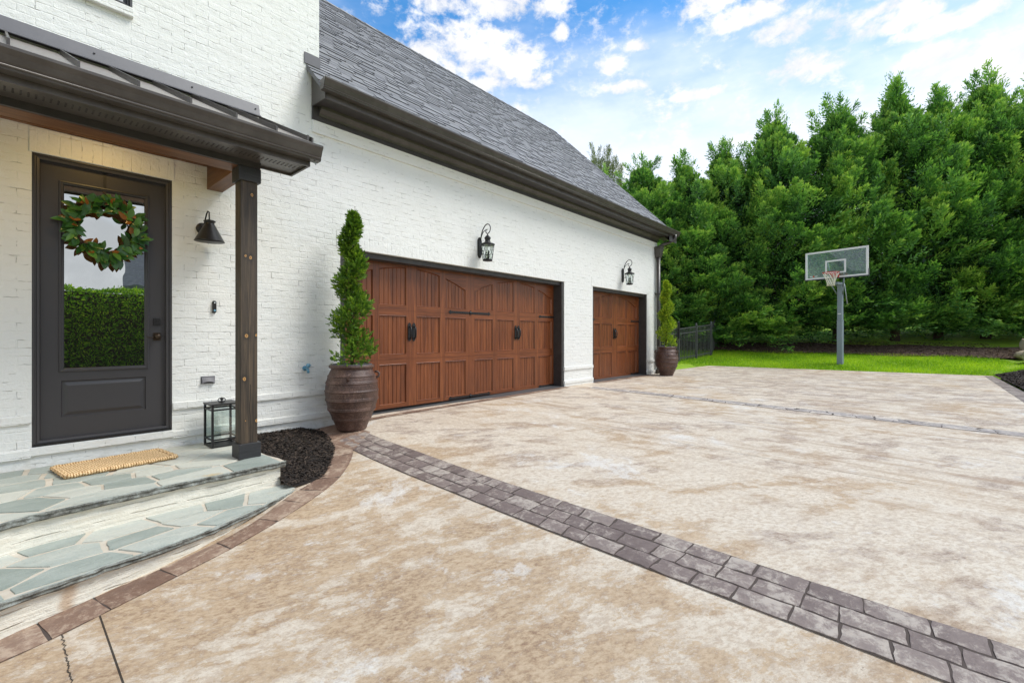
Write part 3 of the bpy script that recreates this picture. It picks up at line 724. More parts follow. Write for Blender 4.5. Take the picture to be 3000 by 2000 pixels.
# main roof: stepped shingle courses with laminated tabs
RY0, RZ0, RYR, RZR, RX0, RX1 = -.37, 3.885, 3.85, 8.05, 2.425, 12.72
sl_ = math.hypot(RYR-RY0, RZR-RZ0); uy_, uz_ = (RYR-RY0)/sl_, (RZR-RZ0)/sl_; nc = 54; ex_ = sl_/nc
def rp(x, s, h): return (x, RY0+uy_*s-uz_*h, RZ0+uz_*s+uy_*h)
mb = MB()
for i in range(nc):
    s0, s1 = i*ex_, (i+1)*ex_; x_ = RX0
    while x_ < RX1:
        w_ = random.uniform(.12, .27); xe = min(RX1, x_+w_); tab = random.random() < .5; h0 = .019 if tab else .010; tn = .15+random.random()*.5+(.12 if tab else 0)
        mb.add([rp(x_, s0, h0), rp(xe, s0, h0), rp(xe, s1+.01, .004+h0*.35), rp(x_, s1+.01, .004+h0*.35)], [(0, 1, 2, 3)], 0, False, tn)
        mb.add([rp(x_, s0, -.012), rp(xe, s0, -.012), rp(xe, s0, h0), rp(x_, s0, h0)], [(0, 1, 2, 3)], 1)
        if tab:
            for q in (x_, xe): mb.add([rp(q, s0, 0), rp(q+.02, s1, 0), rp(q+.02, s1, .012), rp(q, s0, h0)], [(0, 1, 2, 3)], 1)
        x_ = xe
mb.add([(RX0, RYR, RZR), (RX1, RYR, RZR), (RX1, 2*RYR-RY0, RZ0), (RX0, 2*RYR-RY0, RZ0)], [(0, 1, 2, 3)], 0, False, .4)
mb.add([rp(RX0, 0, -.03), rp(RX1, 0, -.03), rp(RX1, sl_, -.03), rp(RX0, sl_, -.03)], [(0, 1, 2, 3)], 0, False, .1)
mb.add([rp(RX0, 0, -.03), rp(RX0, sl_, -.03), rp(RX0, sl_, .015), rp(RX0, 0, .015)], [(0, 1, 2, 3)], 0, False, .1)
for i in range(34):   # ridge caps
    x0 = RX0+i*(RX1-RX0)/34; x1 = x0+(RX1-RX0)/34+.02
    for sg in (-1, 1):
        mb.add([(x0, RYR, RZR+.035), (x1, RYR, RZR+.025), (x1, RYR+sg*.13, RZR-.10), (x0, RYR+sg*.13, RZR-.09)], [(0, 1, 2, 3)], 0, False, random.random())
M['shingle_edge'] = simple('shingle cut edge', (.045, .045, .05), .95)
roof = HP(mb, 'roof', [M['shingle'], M['shingle_edge']])
mb = MB(); mb.add([(-3.9, -.5, 6.55), (3.1, -.5, 6.55), (3.1, 8.2, 6.55), (-3.9, 8.2, 6.55), (-3.9, 3.85, 10.4), (3.1, 3.85, 10.4)],
                  [(0, 1, 5, 4), (2, 3, 4, 5), (0, 4, 3), (1, 2, 5), (0, 3, 2, 1)], 0, False, .4)
HP(mb, 'roof', M['shingle'])
mb = MB()   # rake board on the gable end
for sg in (0, 1):
    f_ = (lambda y: y) if sg == 0 else (lambda y: 2*RYR-y)
    mb.add([(12.70, f_(RY0), RZ0-.02), (12.70, f_(RYR), RZR-.02), (12.70, f_(RYR), RZR-.24), (12.70, f_(RY0), RZ0-.24),
            (12.2, f_(RY0), RZ0-.05), (12.2, f_(RYR), RZR-.05), (12.2, f_(RYR), RZR-.24), (12.2, f_(RY0), RZ0-.24)], [(0, 1, 2, 3), (3, 2, 6, 7), (0, 3, 7, 4)])
HP(mb, 'rake_board', M['trim_dark'])
# eave: frieze board, crown, soffit, fascia
mb = MB(); mb.box(2.488, 12.21, -.030, .005, 3.632, 3.80); HP(mb, 'frieze_board', M['trim_dark'])
mb = MB(); mb.ext_x([(-.031, 3.69), (-.042, 3.69), (-.050, 3.715), (-.062, 3.722), (-.082, 3.745), (-.105, 3.757), (-.112, 3.790), (-.031, 3.790)], 2.56, 12.24); HP(mb, 'crown_moulding', M['trim'])
mb = MB(); mb.box(2.50, 12.70, -.325, 0.0, 3.792, 3.806); HP(mb, 'soffit', M['trim_dark'])
mb = MB(); mb.box(2.49, 12.70, -.345, -.325, 3.772, 3.90)
mb.add([(2.486, 0, 3.79), (2.486, -.345, 3.772), (2.486, -.345, 3.90), (2.486, 0, 4.245), (2.498, 0, 3.79), (2.498, -.345, 3.772), (2.498, -.345, 3.90), (2.498, 0, 4.245)],
       [(0, 1, 2, 3), (7, 6, 5, 4), (0, 4, 5, 1), (1, 5, 6, 2), (2, 6, 7, 3)])
mb.box(12.20, 12.70, -.345, 0, 3.772, 3.80)
fixn(HP(mb, 'fascia', M['trim']))
def gutter_profile(y, zb, zt, out):   # K-style, y is the back plane, open to the sky
    h = zt-zb
    P_ = [(y, zt-.01), (y, zb), (y-out*.62, zb), (y-out*.66, zb+h*.16), (y-out*.66, zb+h*.24), (y-out*.73, zb+h*.34), (y-out*.84, zb+h*.62), (y-out, zb+h*.86), (y-out, zt), (y-out*.9, zt), (y-out*.9, zb+h*.88), (y-out*.74, zb+h*.62), (y-out*.6, zb+.02), (y-.012, zb+.015), (y-.012, zt-.01)]
    return P_
def gutter(name, x0, x1, y, zb, zt, out, par=None):
    mb = MB(); pr = gutter_profile(y, zb, zt, out); n_ = len(pr)
    mb.add([(x0, a, b) for a, b in pr]+[(x1, a, b) for a, b in pr], [(i, (i+1) % n_, n_+(i+1) % n_, n_+i) for i in range(n_)])
    outer = pr[:10]
    for x_ in (x0, x1): mb.add([(x_-.004, a, b) for a, b in outer]+[(x_+.004, a, b) for a, b in outer], [tuple(range(10)), tuple(range(10, 20))[::-1]])
    mb.tube([(x0, y-out*.66, zb+h_lip), (x1, y-out*.66, zb+h_lip)], .008, 8, 1)
    return fixn(HP(mb, name, [M['trim'], M['trimlip']], par))
h_lip = .022
gutter('gutter', 2.43, 12.74, -.347, 3.835, 3.955, .125)
# roof flashing on tall wall corner
mb = MB(); mb.box(2.40, 2.59, -.014, .0, 4.27, 4.40); HP(mb, 'flashing', M['flash'])
# downspout with conductor head
mb = MB(); xc, yc = 12.155, -.075
mb.tube([(12.50, -.41, 3.86), (12.50, -.41, 3.76), (12.47, -.38, 3.70), (12.38, -.27, 3.64), (12.26, -.16, 3.58), (12.19, -.10, 3.52)], .045, 10)
mb.tube([(xc, yc, -.02), (xc, yc, 3.24)], .056, 12)
for a, b, c_, d_ in ((.075, .10, 3.22, 3.34), (.10, .115, 3.34, 3.47)):
    mb.add([(xc-a, yc-a*.8, c_), (xc+a, yc-a*.8, c_), (xc+a, yc+.07, c_), (xc-a, yc+.07, c_), (xc-b, yc-b*.9, d_), (xc+b, yc-b*.9, d_), (xc+b, yc+.07, d_), (xc-b, yc+.07, d_)],
           [(0, 3, 2, 1), (4, 5, 6, 7), (0, 1, 5, 4), (1, 2, 6, 5), (2, 3, 7, 6), (3, 0, 4, 7)])
mb.box(xc-.13, xc+.13, yc-.12, yc+.07, 3.47, 3.505)
for z_ in (.6, 2.2): mb.box(xc-.07, xc+.07, yc-.062, .0, z_, z_+.03)
HP(mb, 'downspout', M['trim'])

# ---- garage doors
def garage_door(cx_, half, offs, arches):
    y0 = .22; zb, zt = .012, 2.115
    frames = MB()
    x0, x1 = cx_-half, cx_+half
    ox0, ox1 = {0: (2.851, 7.73), 1: (8.838, 11.60)}[0 if half > 2 else 1]
    cols = sorted([(cx_+a, cx_+b) for a, b in offs])
    rows_ = [(.062, .642), (.775, 1.343), (1.487, None)]
    zrow = [zb, .708, 1.413, zt]
    def archz(x):
        c_ = min(arches, key=lambda q: abs(q[0]-x)); return 2.055-c_[1]*((x-c_[0]))**2
    D1 = .016   # recess
    for ri, (c0, c1) in enumerate(rows_):
        za, zb_ = zrow[ri]+(.003 if ri else 0), zrow[ri+1]-(.003 if ri < 2 else 0)
        xsb = [x0]+[ (cols[k][1]+cols[k+1][0])/2 for k in range(len(cols)-1)]+[x1]
        for ci, (pa, pb) in enumerate(cols):
            ca, cb = xsb[ci], xsb[ci+1]
            frames.add([(ca, y0, za), (pa, y0, za), (pa, y0, zb_), (ca, y0, zb_)], [(0, 1, 2, 3)], 0)
            frames.add([(pb, y0, za), (cb, y0, za), (cb, y0, zb_), (pb, y0, zb_)], [(0, 1, 2, 3)], 0)
            frames.add([(pa, y0, za), (pb, y0, za), (pb, y0, c0), (pa, y0, c0)], [(0, 1, 2, 3)], 1)
            ng = 6; bev = .014
            top = (lambda x: c1) if c1 else archz
            # sample x positions with v grooves
            xs_ = [(pa, D1*0)]
            inner = []
            for k in range(ng):
                xa = pa+bev+(pb-pa-2*bev)*k/ng; xb = pa+bev+(pb-pa-2*bev)*(k+1)/ng
                inner += [(xa+.004, D1), (xb-.004, D1)]
                if k < ng-1: inner += [(xb, D1+.007)]
            xs_ += [(pa+.0045, -.004)]+inner+[(pb-.0045, -.004), (pb, 0)]
            # raised lip then recess
            for (xa, da), (xb, db) in zip(xs_, xs_[1:]):
                ta, tb = top(xa), top(xb); m1 = 0
                frames.add([(xa, y0+da, c0+bev), (xb, y0+db, c0+bev), (xb, y0+db, tb-bev), (xa, y0+da, ta-bev)], [(0, 1, 2, 3)], m1)
                frames.add([(xa, y0, c0), (xb, y0, c0), (xb, y0-.004, c0+.005), (xa, y0-.004, c0+.005)], [(0, 1, 2, 3)], 1)
                frames.add([(xa, y0-.004, c0+.005), (xb, y0-.004, c0+.005), (xb, y0+db, c0+bev), (xa, y0+da, c0+bev)], [(0, 1, 2, 3)], 1)
                frames.add([(xa, y0+da, ta-bev), (xb, y0+db, tb-bev), (xb, y0-.004, tb-.005), (xa, y0-.004, ta-.005)], [(0, 1, 2, 3)], 1)
                frames.add([(xa, y0-.004, ta-.005), (xb, y0-.004, tb-.005), (xb, y0, tb), (xa, y0, ta)], [(0, 1, 2, 3)], 1)
                frames.add([(xa, y0, ta), (xb, y0, tb), (xb, y0, zb_), (xa, y0, zb_)], [(0, 1, 2, 3)], 1)
        if ri < 2: frames.box(x0, x1, y0+.004, y0+.02, zb_, zb_+.006, 1)
    frames.box(x0, x1, y0+.03, y0+.06, zb, zt, 1)
    door = fixn(HP(frames, 'garage_door', [M['gwood'], M['gwoodh']]))
    # hardware
    def hinge(xa, xb, z, ends=(1, 1), mid=False):
        mb = MB(); y = y0-.002
        mb.box(xa, xb, y-.006, y, z-.016, z+.016)
        for k, xq in enumerate((xa, xb)):
            if ends[k]: mb.add([(xq-.045, y-.005, z), (xq, y-.005, z-.032), (xq+.045, y-.005, z), (xq, y-.005, z+.032), (xq-.045, y, z), (xq, y, z-.032), (xq+.045, y, z), (xq, y, z+.032)],
                               [(0, 1, 2, 3), (0, 4, 5, 1), (1, 5, 6, 2), (2, 6, 7, 3), (3, 7, 4, 0)])
        if mid: mb.lathe([(.0, -.022), (.02, -.016), (.03, -.002)], ((xa+xb)/2, y, z), 10, axis='y'); mb.box((xa+xb)/2-.012, (xa+xb)/2+.012, y-.01, y, z-.035, z+.035)
        n_ = 4
        for k in range(n_+1): 
            q = xa+(xb-xa)*(k+.5)/(n_+1); mb.lathe([(.0, -.012), (.009, -.010), (.010, -.004)], (q, y, z), 8, axis='y')
        fixn(attach(mb.build('strap_hinge', M['black']), door))
    def handle(xq, z, sg):
        mb = MB(); y = y0-.002
        mb.add([(xq-.030, y-.006, z-.11), (xq+.030, y-.006, z-.11), (xq+.030, y-.006, z+.11), (xq+.016, y-.006, z+.135), (xq, y-.006, z+.145), (xq-.016, y-.006, z+.135), (xq-.030, y-.006, z+.11), (xq, y-.006, z-.135)],
               [(7, 1, 2, 3, 4, 5, 6, 0)])
        mb.box(xq-.028, xq+.028, y-.0055, y, z-.108, z+.108)
        mb.tube([(xq, y-.006, z+.085), (xq, y-.04, z+.075), (xq, y-.052, z+.03), (xq, y-.052, z-.04), (xq, y-.038, z-.085), (xq, y-.006, z-.095)], [.010, .011, .013, .013, .011, .010], 8)
        fixn(attach(mb.build('handle', M['black']), door))
    for a, _ in arches:
        for sg in (-1, 1): handle(a+sg*.040, 1.10, sg)
    if half > 2:
        for z in (1.432, .034): hinge(cx_-.44, cx_+.44, z, (1, 1), True); hinge(x1-.47, x1-.01, z, (1, 0)); hinge(x0+.01, x0+.47, z, (0, 1))
    else:
        for z in (1.432, .034): hinge(x1-.44, x1-.01, z, (1, 0)); hinge(x0+.01, x0+.36, z, (0, 1))
    # black trim round the opening and dark rubber sill
    mb = MB()
    mb.box(ox0+.001, x0+.012, .012, y0-.001, -.06, 2.154); mb.box(x1-.012, ox1-.001, .012, y0-.001, -.06, 2.154)
    mb.box(x0+.012, x1-.012, .05, y0-.001, 2.085, 2.154)
    mb.box(x0-.02, x1+.02, y0+.06, y0+.07, -.06, 2.15)
    fixn(attach(mb.build('door_frame', M['trim_dark']), door))
    mb = MB(); mb.add([(ox0, -.045, g(ox0, 0)+.010), (ox1, -.045, g(ox1, 0)+.010), (ox1, .26, g(ox1, 0)+.022), (ox0, .26, g(ox0, 0)+.022), (ox0, -.045, g(ox0, 0)-.02), (ox1, -.045, g(ox1, 0)-.02)], [(0, 1, 2, 3), (0, 4, 5, 1)])
    attach(mb.build('sill', M['greyframe']), door)
    return door
o4 = [(.10, .55), (.655, 1.11), (1.29, 1.745), (1.845, 2.30)]
garage_door(5.29, 2.375, [(a, b) for a, b in o4]+[(-b, -a) for a, b in o4], [(5.29-1.2, .205), (5.29+1.2, .205)])
o2 = [(.135, .625), (.715, 1.20)]
gd2 = garage_door(10.22, 1.345, [(a, b) for a, b in o2]+[(-b, -a) for a, b in o2], [(10.22, .175)])

# ---- front door
mb = MB(); yf = .045
x0, x1, z0, z1 = .235, 1.075, .175, 2.505
gx0, gx1, gz0, gz1 = .378, .918, .775, 2.335
px0, px1, pz0, pz1 = .358, .930, .355, .664
def face(mb, a, b, c_, d_, y, mi=0): mb.add([(a, y, c_), (b, y, c_), (b, y, d_), (a, y, d_)], [(0, 1, 2, 3)], mi)
fx0, fx1, fz0, fz1 = gx0-.034, gx1+.034, gz0-.036, gz1+.036
for a, b, c_, d_ in ((x0, fx0, z0, z1), (fx1, x1, z0, z1), (fx0, fx1, fz1, z1), (fx0, fx1, pz1, fz0), (fx0, px0, pz0, pz1), (px1, fx1, pz0, pz1), (fx0, fx1, z0, pz0)): face(mb, a, b, c_, d_, yf)
def ringp(mb, r, prof, mi=0):     # rectangular moulding: prof = [(inset, y)]
    x0, x1, z0, z1 = r
    for (i0, ya), (i1, yb) in zip(prof, prof[1:]):
        A = [(x0+i0, ya, z0+i0), (x1-i0, ya, z0+i0), (x1-i0, ya, z1-i0), (x0+i0, ya, z1-i0)]; B = [(x0+i1, yb, z0+i1), (x1-i1, yb, z0+i1), (x1-i1, yb, z1-i1), (x0+i1, yb, z1-i1)]
        for k in range(4): mb.add([A[k], A[(k+1) % 4], B[(k+1) % 4], B[k]], [(0, 1, 2, 3)], mi)
ringp(mb, (px0, px1, pz0, pz1), [(0, yf), (.006, yf+.012), (.016, yf+.012), (.042, yf+.001)])
face(mb, px0+.042, px1-.042, pz0+.042, pz1-.042, yf+.001)
mb.box(x0, x1, yf+.02, yf+.05, z0, z1-.0)
fdoor = fixn(HP(mb, 'front_door', M['doorpaint']))
mb = MB(); ringp(mb, (fx0, fx1, fz0, fz1), [(0, yf), (.003, yf-.012), (.012, yf-.014), (.016, yf-.007), (.026, yf-.005), (.034, yf+.008)])
fixn(attach(mb.build('glass_frame', M['doorpaint']), fdoor))
mb = MB(); mb.box(gx0, gx1, yf+.008, yf+.014, gz0, gz1); attach(mb.build('glass', M['doorglass']), fdoor)
mb = MB()
ringp(mb, (.186, 1.122, .137, 2.552), [(0, .035), (0, .004), (.014, .0), (.016, .010), (.026, .012), (.028, .006), (.044, .010), (.047, .04), (.049, .085)])
mb.box(.187, 1.121, .012, .09, .138, .172)
fixn(attach(mb.build('door_frame', M['doorpaint']), fdoor))
mb = MB(); mb.box(.19, 1.118, -.004, .03, .139, .158); attach(mb.build('threshold', M['black']), fdoor)
mb = MB()
mb.box(.986, 1.038, yf-.022, yf, 1.150, 1.215)
for i in range(3):
    for j in range(3): mb.lathe([(.0, -.006), (.0045, -.004), (.005, 0)], (1.000+i*.012, yf-.022, 1.168+j*.013), 8, axis='y')
fixn(attach(mb.build('keypad_lock', M['black'], bevel=.006), fdoor))
mb = MB(); mb.box(.983, 1.040, yf-.008, yf, 1.005, 1.078); mb.lathe([(.0, -.062), (.020, -.060), (.027, -.048), (.024, -.034), (.011, -.028), (.011, -.008), (.026, -.006)], (1.012, yf, 1.042), 16, axis='y')
mb.tube([(1.00, yf-.045, 1.04), (.96, yf-.048, 1.032), (.925, yf-.045, 1.036)], .004, 6)
fixn(attach(mb.build('door_handle', M['brass']), fdoor))
mb = MB(); mb.box(.628, .648, yf-.006, yf-.002, 2.20, 2.507); mb.box(.628, .648, yf-.02, yf+.01, 2.500, 2.507); 
hook = mb
# ---- upstairs window
mb = MB(); ringp(mb, (-.30, .824, 4.05, 5.45), [(0, .03), (0, .0), (.018, -.004), (.022, .012), (.036, .012), (.040, .03), (.056, .034), (.06, .05)])
win = fixn(HP(mb, 'window', M['blackframe']))
mb = MB(); mb.box(-.24, .764, .045, .05, 4.11, 5.39); attach(mb.build('pane', M['winglass']), win)
mb = MB(); mb.box(-.33, .829, -.045, .012, 3.962, 4.046); attach(mb.build('sill', M['brick'], bevel=.008), win)
mb = MB(); mb.box(-.24, .764, .035, .047, 4.72, 4.75); mb.box(.25, .27, .035, .047, 4.11, 5.39); attach(mb.build('muntin', M['blackframe']), win)

# ---- porch roof
PX1 = 1.895; PX0 = -3.2
mb = MB()
def pr_(x, y, h=0): return (x, y, 3.425+.475*y+h)
mb.add([pr_(PX0, 0), pr_(PX1, 0), pr_(PX1, -1.335), pr_(PX0, -1.335), pr_(PX0, 0, -.02), pr_(PX1, 0, -.02), pr_(PX1, -1.335, -.02), pr_(PX0, -1.335, -.02)],
       [(0, 1, 2, 3), (4, 7, 6, 5), (0, 4, 5, 1), (1, 5, 6, 2), (2, 6, 7, 3)])
proof = fixn(HP(mb, 'porch_roof', M['roofmetal']))
for xs_ in [1.885-.307*k for k in range(17)]:
    mb = MB(); mb.add([pr_(xs_-.007, -.07, .001), pr_(xs_+.007, -.07, .001), pr_(xs_+.007, -1.33, .001), pr_(xs_-.007, -1.33, .001), pr_(xs_-.007, -.07, .042), pr_(xs_+.007, -.07, .042), pr_(xs_+.007, -1.33, .042), pr_(xs_-.007, -1.33, .042)],
                      [(0, 1, 5, 4), (1, 2, 6, 5), (2, 3, 7, 6), (3, 0, 4, 7), (4, 5, 6, 7)])
    fixn(attach(mb.build('standing_seam', M['trim']), proof))
mb = MB(); mb.ext_x([(-.004, 3.575), (-.012, 3.575), (-.045, 3.455), (-.085, 3.432), (-.085, 3.425), (-.040, 3.445), (-.004, 3.44)], PX0, PX1+.005)
for q in (-.35, .56, 1.28, 1.86): mb.lathe([(0, -.012), (.007, -.01), (.008, 0)], (q, -.030, 3.515), 8, axis='y')
fixn(attach(mb.build('flashing', M['flash']), proof))
mb = MB(); mb.box(PX0, 1.868, -1.318, -1.300, 2.572, 2.745); mb.box(1.850, 1.868, -1.300, -.93, 2.572, 2.86)
mb.box(1.57, 1.85, -.945, -.930, 2.572, 2.90)
attach(mb.build('fascia', M['trim']), proof)
mb = MB(); mb.box(PX0, 1.85, -1.300, -1.008, 2.590, 2.600); mb.box(1.57, 1.85, -1.008, -.945, 2.590, 2.600); attach(mb.build('soffit', M['trim']), proof)
mb = MB()
for i in range(90):
    for k in range(4): mb.box(-1.2+i*.034, -1.2+i*.034+.010, -1.19+k*.022, -1.19+k*.022+.008, 2.5885, 2.5915)
attach(mb.build('vent_slot', M['darkroom'], kind='stuff'), proof)
gutter('gutter', PX0, 1.925, -1.320, 2.615, 2.742, .125, None)
mb = MB(); mb.tube([(1.88, -1.36, 2.62), (1.895, -1.36, 2.60), (1.90, -1.36, 2.585)], .006, 6); attach(mb.build('gutter_clip', M['steel']), proof)
mb = MB(); mb.add([pr_(1.58, 0, -.022), pr_(1.58, -1.0, -.022), (1.58, -1.0, 2.60), (1.58, 0, 2.60), pr_(1.555, 0, -.022), pr_(1.555, -1.0, -.022), (1.555, -1.0, 2.60), (1.555, 0, 2.60)],
                  [(0, 1, 2, 3), (4, 7, 6, 5), (0, 4, 5, 1), (3, 2, 6, 7)])
fixn(attach(mb.build('gable_board', M['trim_dark']), proof))
mb = MB(); mb.box(PX0, 1.562, -1.006, -.978, 2.537, 2.72); HP(mb, 'porch_frieze', M['trim_dark'])
mb = MB(); mb.box(PX0, 1.41, -.976, -.775, 2.535, 2.80); HP(mb, 'porch_beam', M['cedar'], bevel=.004)
mb = MB(); mb.box(1.412, 1.552, -.975, -.002, 2.537, 2.80); HP(mb, 'porch_beam', M['cedary'], bevel=.004)
mb = MB(); mb.box(PX0, 1.41, -.05, -.002, 2.765, 2.90); HP(mb, 'ledger', M['cedar'])
mb = MB(); mb.box(PX0, 1.555, -.98, -.0, 2.885, 2.90); 
for i in range(34): mb.box(PX0+i*.14, PX0+i*.14+.006, -.775, -.052, 2.880, 2.886)
HP(mb, 'porch_ceiling', M['cap'])
# lit recessed porch downlights, as the warm glow on the brick round the door shows
def emis(name, col, st_):
    m_, t_ = newmat(name); t_.p.inputs['Base Color'].default_value = (*col, 1); t_.p.inputs['Emission Color'].default_value = (*col, 1); t_.p.inputs['Emission Strength'].default_value = st_; return m_
M['lamp'] = emis('warm lamp lens', (1, .62, .26), 6)
for k_, lx in enumerate((.60, -1.0)):
    rl = empty('porch_downlight', (lx, -.52, 2.884), label=('lit warm downlight in the porch ceiling in front of the door', 'lit warm downlight in the porch ceiling further left of the door')[k_], cat='ceiling light')
    mb = MB(); mb.lathe([(.075, -.001), (.078, -.008), (.060, -.010), (.056, -.003)], (0, 0, 0), 20); mb.build('trim_ring', M['black'], rl)
    mb = MB(); mb.lathe([(.055, -.006), (0, -.0062)], (0, 0, 0), 20); mb.build('lens', M['lamp'], rl)
    pl_ = bpy.data.lights.new('downlight_bulb', 'AREA'); pl_.shape = 'DISK'; pl_.size = .10; pl_.energy = 2.1; pl_.color = (1, .66, .22); pl_.spread = R(172)
    po_ = bpy.data.objects.new('downlight_bulb', pl_); COL.objects.link(po_); po_.parent = rl; po_.location = (0, 0, -.014)
mb = MB(); mb.box(1.408, 1.546, -.985, -.847, .09, 2.43); HP(mb, 'porch_post', M['post'], bevel=.006)
mb = MB(); mb.box(1.388, 1.568, -1.008, -.828, 2.412, 2.535); HP(mb, 'post_cap', M['cap'], bevel=.004)
mb = MB(); mb.box(1.388, 1.568, -1.008, -.828, -.030, .100); HP(mb, 'post_base', M['cap'], bevel=.004)

# ------------------------------------------------------------------ porch steps
def clip(poly, nx, ny, d_):      # keep n.p <= d
    out = []
    for i in range(len(poly)):
        a, b = poly[i], poly[(i+1) % len(poly)]; da = a[0]*nx+a[1]*ny-d_; db = b[0]*nx+b[1]*ny-d_
        if da <= 0: out.append(a)
        if (da < 0 < db) or (db < 0 < da):
            t_ = da/(da-db); out.append((a[0]+(b[0]-a[0])*t_, a[1]+(b[1]-a[1])*t_))
    return out
def shrink(poly, w_):
    n_ = len(poly); cxx = sum(p[0] for p in poly)/n_; cyy = sum(p[1] for p in poly)/n_; q = poly
    A = sum(poly[i][0]*poly[(i+1) % n_][1]-poly[(i+1) % n_][0]*poly[i][1] for i in range(n_))
    for i in range(n_):
        a, b = poly[i], poly[(i+1) % n_]; ex, ey = b[0]-a[0], b[1]-a[1]; L = math.hypot(ex, ey)
        if L < 1e-6: continue
        nx, ny = (ey/L, -ex/L) if A > 0 else (-ey/L, ex/L)
        q = clip(q, nx, ny, nx*a[0]+ny*a[1]-w_)
        if len(q) < 3: return []
    return q
def rough_poly(poly, amp, rs, step=.05):
    out = []
    for i in range(len(poly)):
        a, b = poly[i], poly[(i+1) % len(poly)]; L = math.hypot(b[0]-a[0], b[1]-a[1]); k = max(1, int(L/step))
        for j in range(k):
            t_ = j/k; out.append((a[0]+(b[0]-a[0])*t_+rs.uniform(-amp, amp), a[1]+(b[1]-a[1])*t_+rs.uniform(-amp, amp)))
    return out
def flags(mb, bound, seeds, front, z0, thick, rs, gap=.024, asp=1.5):
    """voronoi flagstones in convex pieces of the tread"""
    for i, sdd in enumerate(seeds):
        poly = list(bound)
        for j, o_ in enumerate(seeds):
            if i == j: continue
            ax_, ay_ = sdd[0], sdd[1]*asp; bx_, by_ = o_[0], o_[1]*asp
            nx, ny = bx_-ax_, (by_-ay_)*asp; d_ = ((bx_**2+by_**2)-(ax_**2+ay_**2))/2
            poly = clip(poly, nx, ny, d_)
            if len(poly) < 3: break
        if len(poly) < 3: continue
        q = shrink(poly, gap*rs.uniform(.35, 1.0))
        if len(q) < 3: continue
        q = rough_poly(q, .0035, rs); tn = rs.random(); zt = z0+rs.uniform(0, .003)
        q2 = [(a+(sum(p[0] for p in q)/len(q)-a)*.012, b+(sum(p[1] for p in q)/len(q)-b)*.02) for a, b in q]; n_ = len(q)
        mb.add([(a, b, z0-.012) for a, b in q]+[(a, b, zt) for a, b in q2], [(k, (k+1) % n_, n_+(k+1) % n_, n_+k) for k in range(n_)]+[tuple(range(n_, 2*n_))], 0, False, tn)
steps = empty('porch_steps', (.8, -1.2, -.45), label='two flagstone entry steps with white painted brick risers below the charcoal door', cat='steps')
def SP(mb, name, mats, **kw):
    o = fixn(mb.build(name, mats, **kw)); o.parent = steps; o.matrix_parent_inverse = Matrix.Translation((-.8, 1.2, .45)); return o
rs = random.Random(21)
FR1 = [(-4, -1.60), (-2, -1.53), (-1, -1.50), (.01, -1.469), (.144, -1.415), (.383, -1.392), (.752, -1.364), (1.205, -1.355), (1.652, -1.333)]
FR2 = [(-4, -2.22), (-2, -2.17), (-1, -2.14), (0.008, -2.10), (.26, -2.052), (.4, -2.018), (.636, -1.983), (.865, -1.93), (1.058, -1.849), (1.30, -1.735), (1.521, -1.604), (1.80, -1.452)]
def densify(P_, st=.045, amp=.005):
    out = []
    for a, b in zip(P_, P_[1:]):
        L = math.hypot(b[0]-a[0], b[1]-a[1]); k = max(1, int(L/st)) if a[0] > -1.3 else 1
        for j in range(k): out.append((a[0]+(b[0]-a[0])*j/k+rs.uniform(-amp, amp)*.3, a[1]+(b[1]-a[1])*j/k+rs.uniform(-amp, amp)))
    return out+[P_[-1]]
def tread(name, front, back, z, th, seeds, convex_front):
    fr = densify(front); mb = MB()
    # mortar bed / slab body
    body = [(a, b+.016) for a, b in fr]
    poly = body+back
    n_ = len(poly)
    mb.prism(poly, z-th, z-.006, 1)
    # broken stone nosing: jagged strip under the front edge
    fb = [(a, b) for a, b in fr]
    nf = len(fb); rows_ = []
    for k, (dy, dz) in enumerate(((.0, 0.0), (-.004, -.010), (.004, -.022), (-.002, -th+.012), (.014, -th))):
        rows_.append([(a+rs.uniform(-.002, .002), b+dy+rs.uniform(-.005, .005), z+dz+(rs.uniform(-.003, .003) if k else 0)) for a, b in fb])
    mb.add([p for r_ in rows_ for p in r_], [(k*nf+i, k*nf+i+1, (k+1)*nf+i+1, (k+1)*nf+i) for k in range(4) for i in range(nf-1)], 2)
    mb.add(rows_[0]+[(a, b+.02, z-.001) for a, b in fb], [(i, i+1, nf+i+1, nf+i) for i in range(nf-1)], 0, False, .4)
    # flag stones, clipped to the chord polygon of the front
    base = [(front[i][0], front[i][1]+.006) for i in range(len(front))]
    full = base+back
    for i, sdd in enumerate(seeds): pass
    flags(mb, full if convex_front else full, seeds, None, z, th, rs)
    return SP(mb, name, [M['flag'], M['mortar'], M['flagedge']])
def seeds_grid(x0, x1, rows_, step):
    out = []
    for r_, (yy, st, jy) in enumerate(rows_):
        x_ = x0+rs.random()*st
        while x_ < x1: out.append((x_, yy(x_)+rs.uniform(-jy, jy))); x_ += st*rs.uniform(.6, 1.35)
    return out
s1 = seeds_grid(-3, 1.3, [(lambda x: -1.28, .48, .015), (lambda x: -1.08, .36, .05), (lambda x: -.88, .30, .05), (lambda x: -.66, .34, .06), (lambda x: -.4, .4, .07), (lambda x: -.14, .4, .05)], 1)
s1 = [q for q in s1 if not (q[0] > .28 and q[1] < -1.2)]+[(.52, -1.25), (1.02, -1.24), (1.45, -1.235)]
tread('tread', FR1, [(1.652, -1.16), (1.622, -1.0), (1.612, 0.0), (-4, 0.0)], -.030, .050, s1, True)
def f2(x): 
    for a, b in zip(FR2, FR2[1:]):
        if a[0] <= x <= b[0]: return a[1]+(b[1]-a[1])*(x-a[0])/(b[0]-a[0])
    return -1.5
s2 = seeds_grid(-3, 1.15, [(lambda x: f2(x)+.13, .44, .02), (lambda x: f2(x)+.36, .34, .05), (lambda x: -1.44, .36, .05)], 1)+[(1.42, -1.50)]
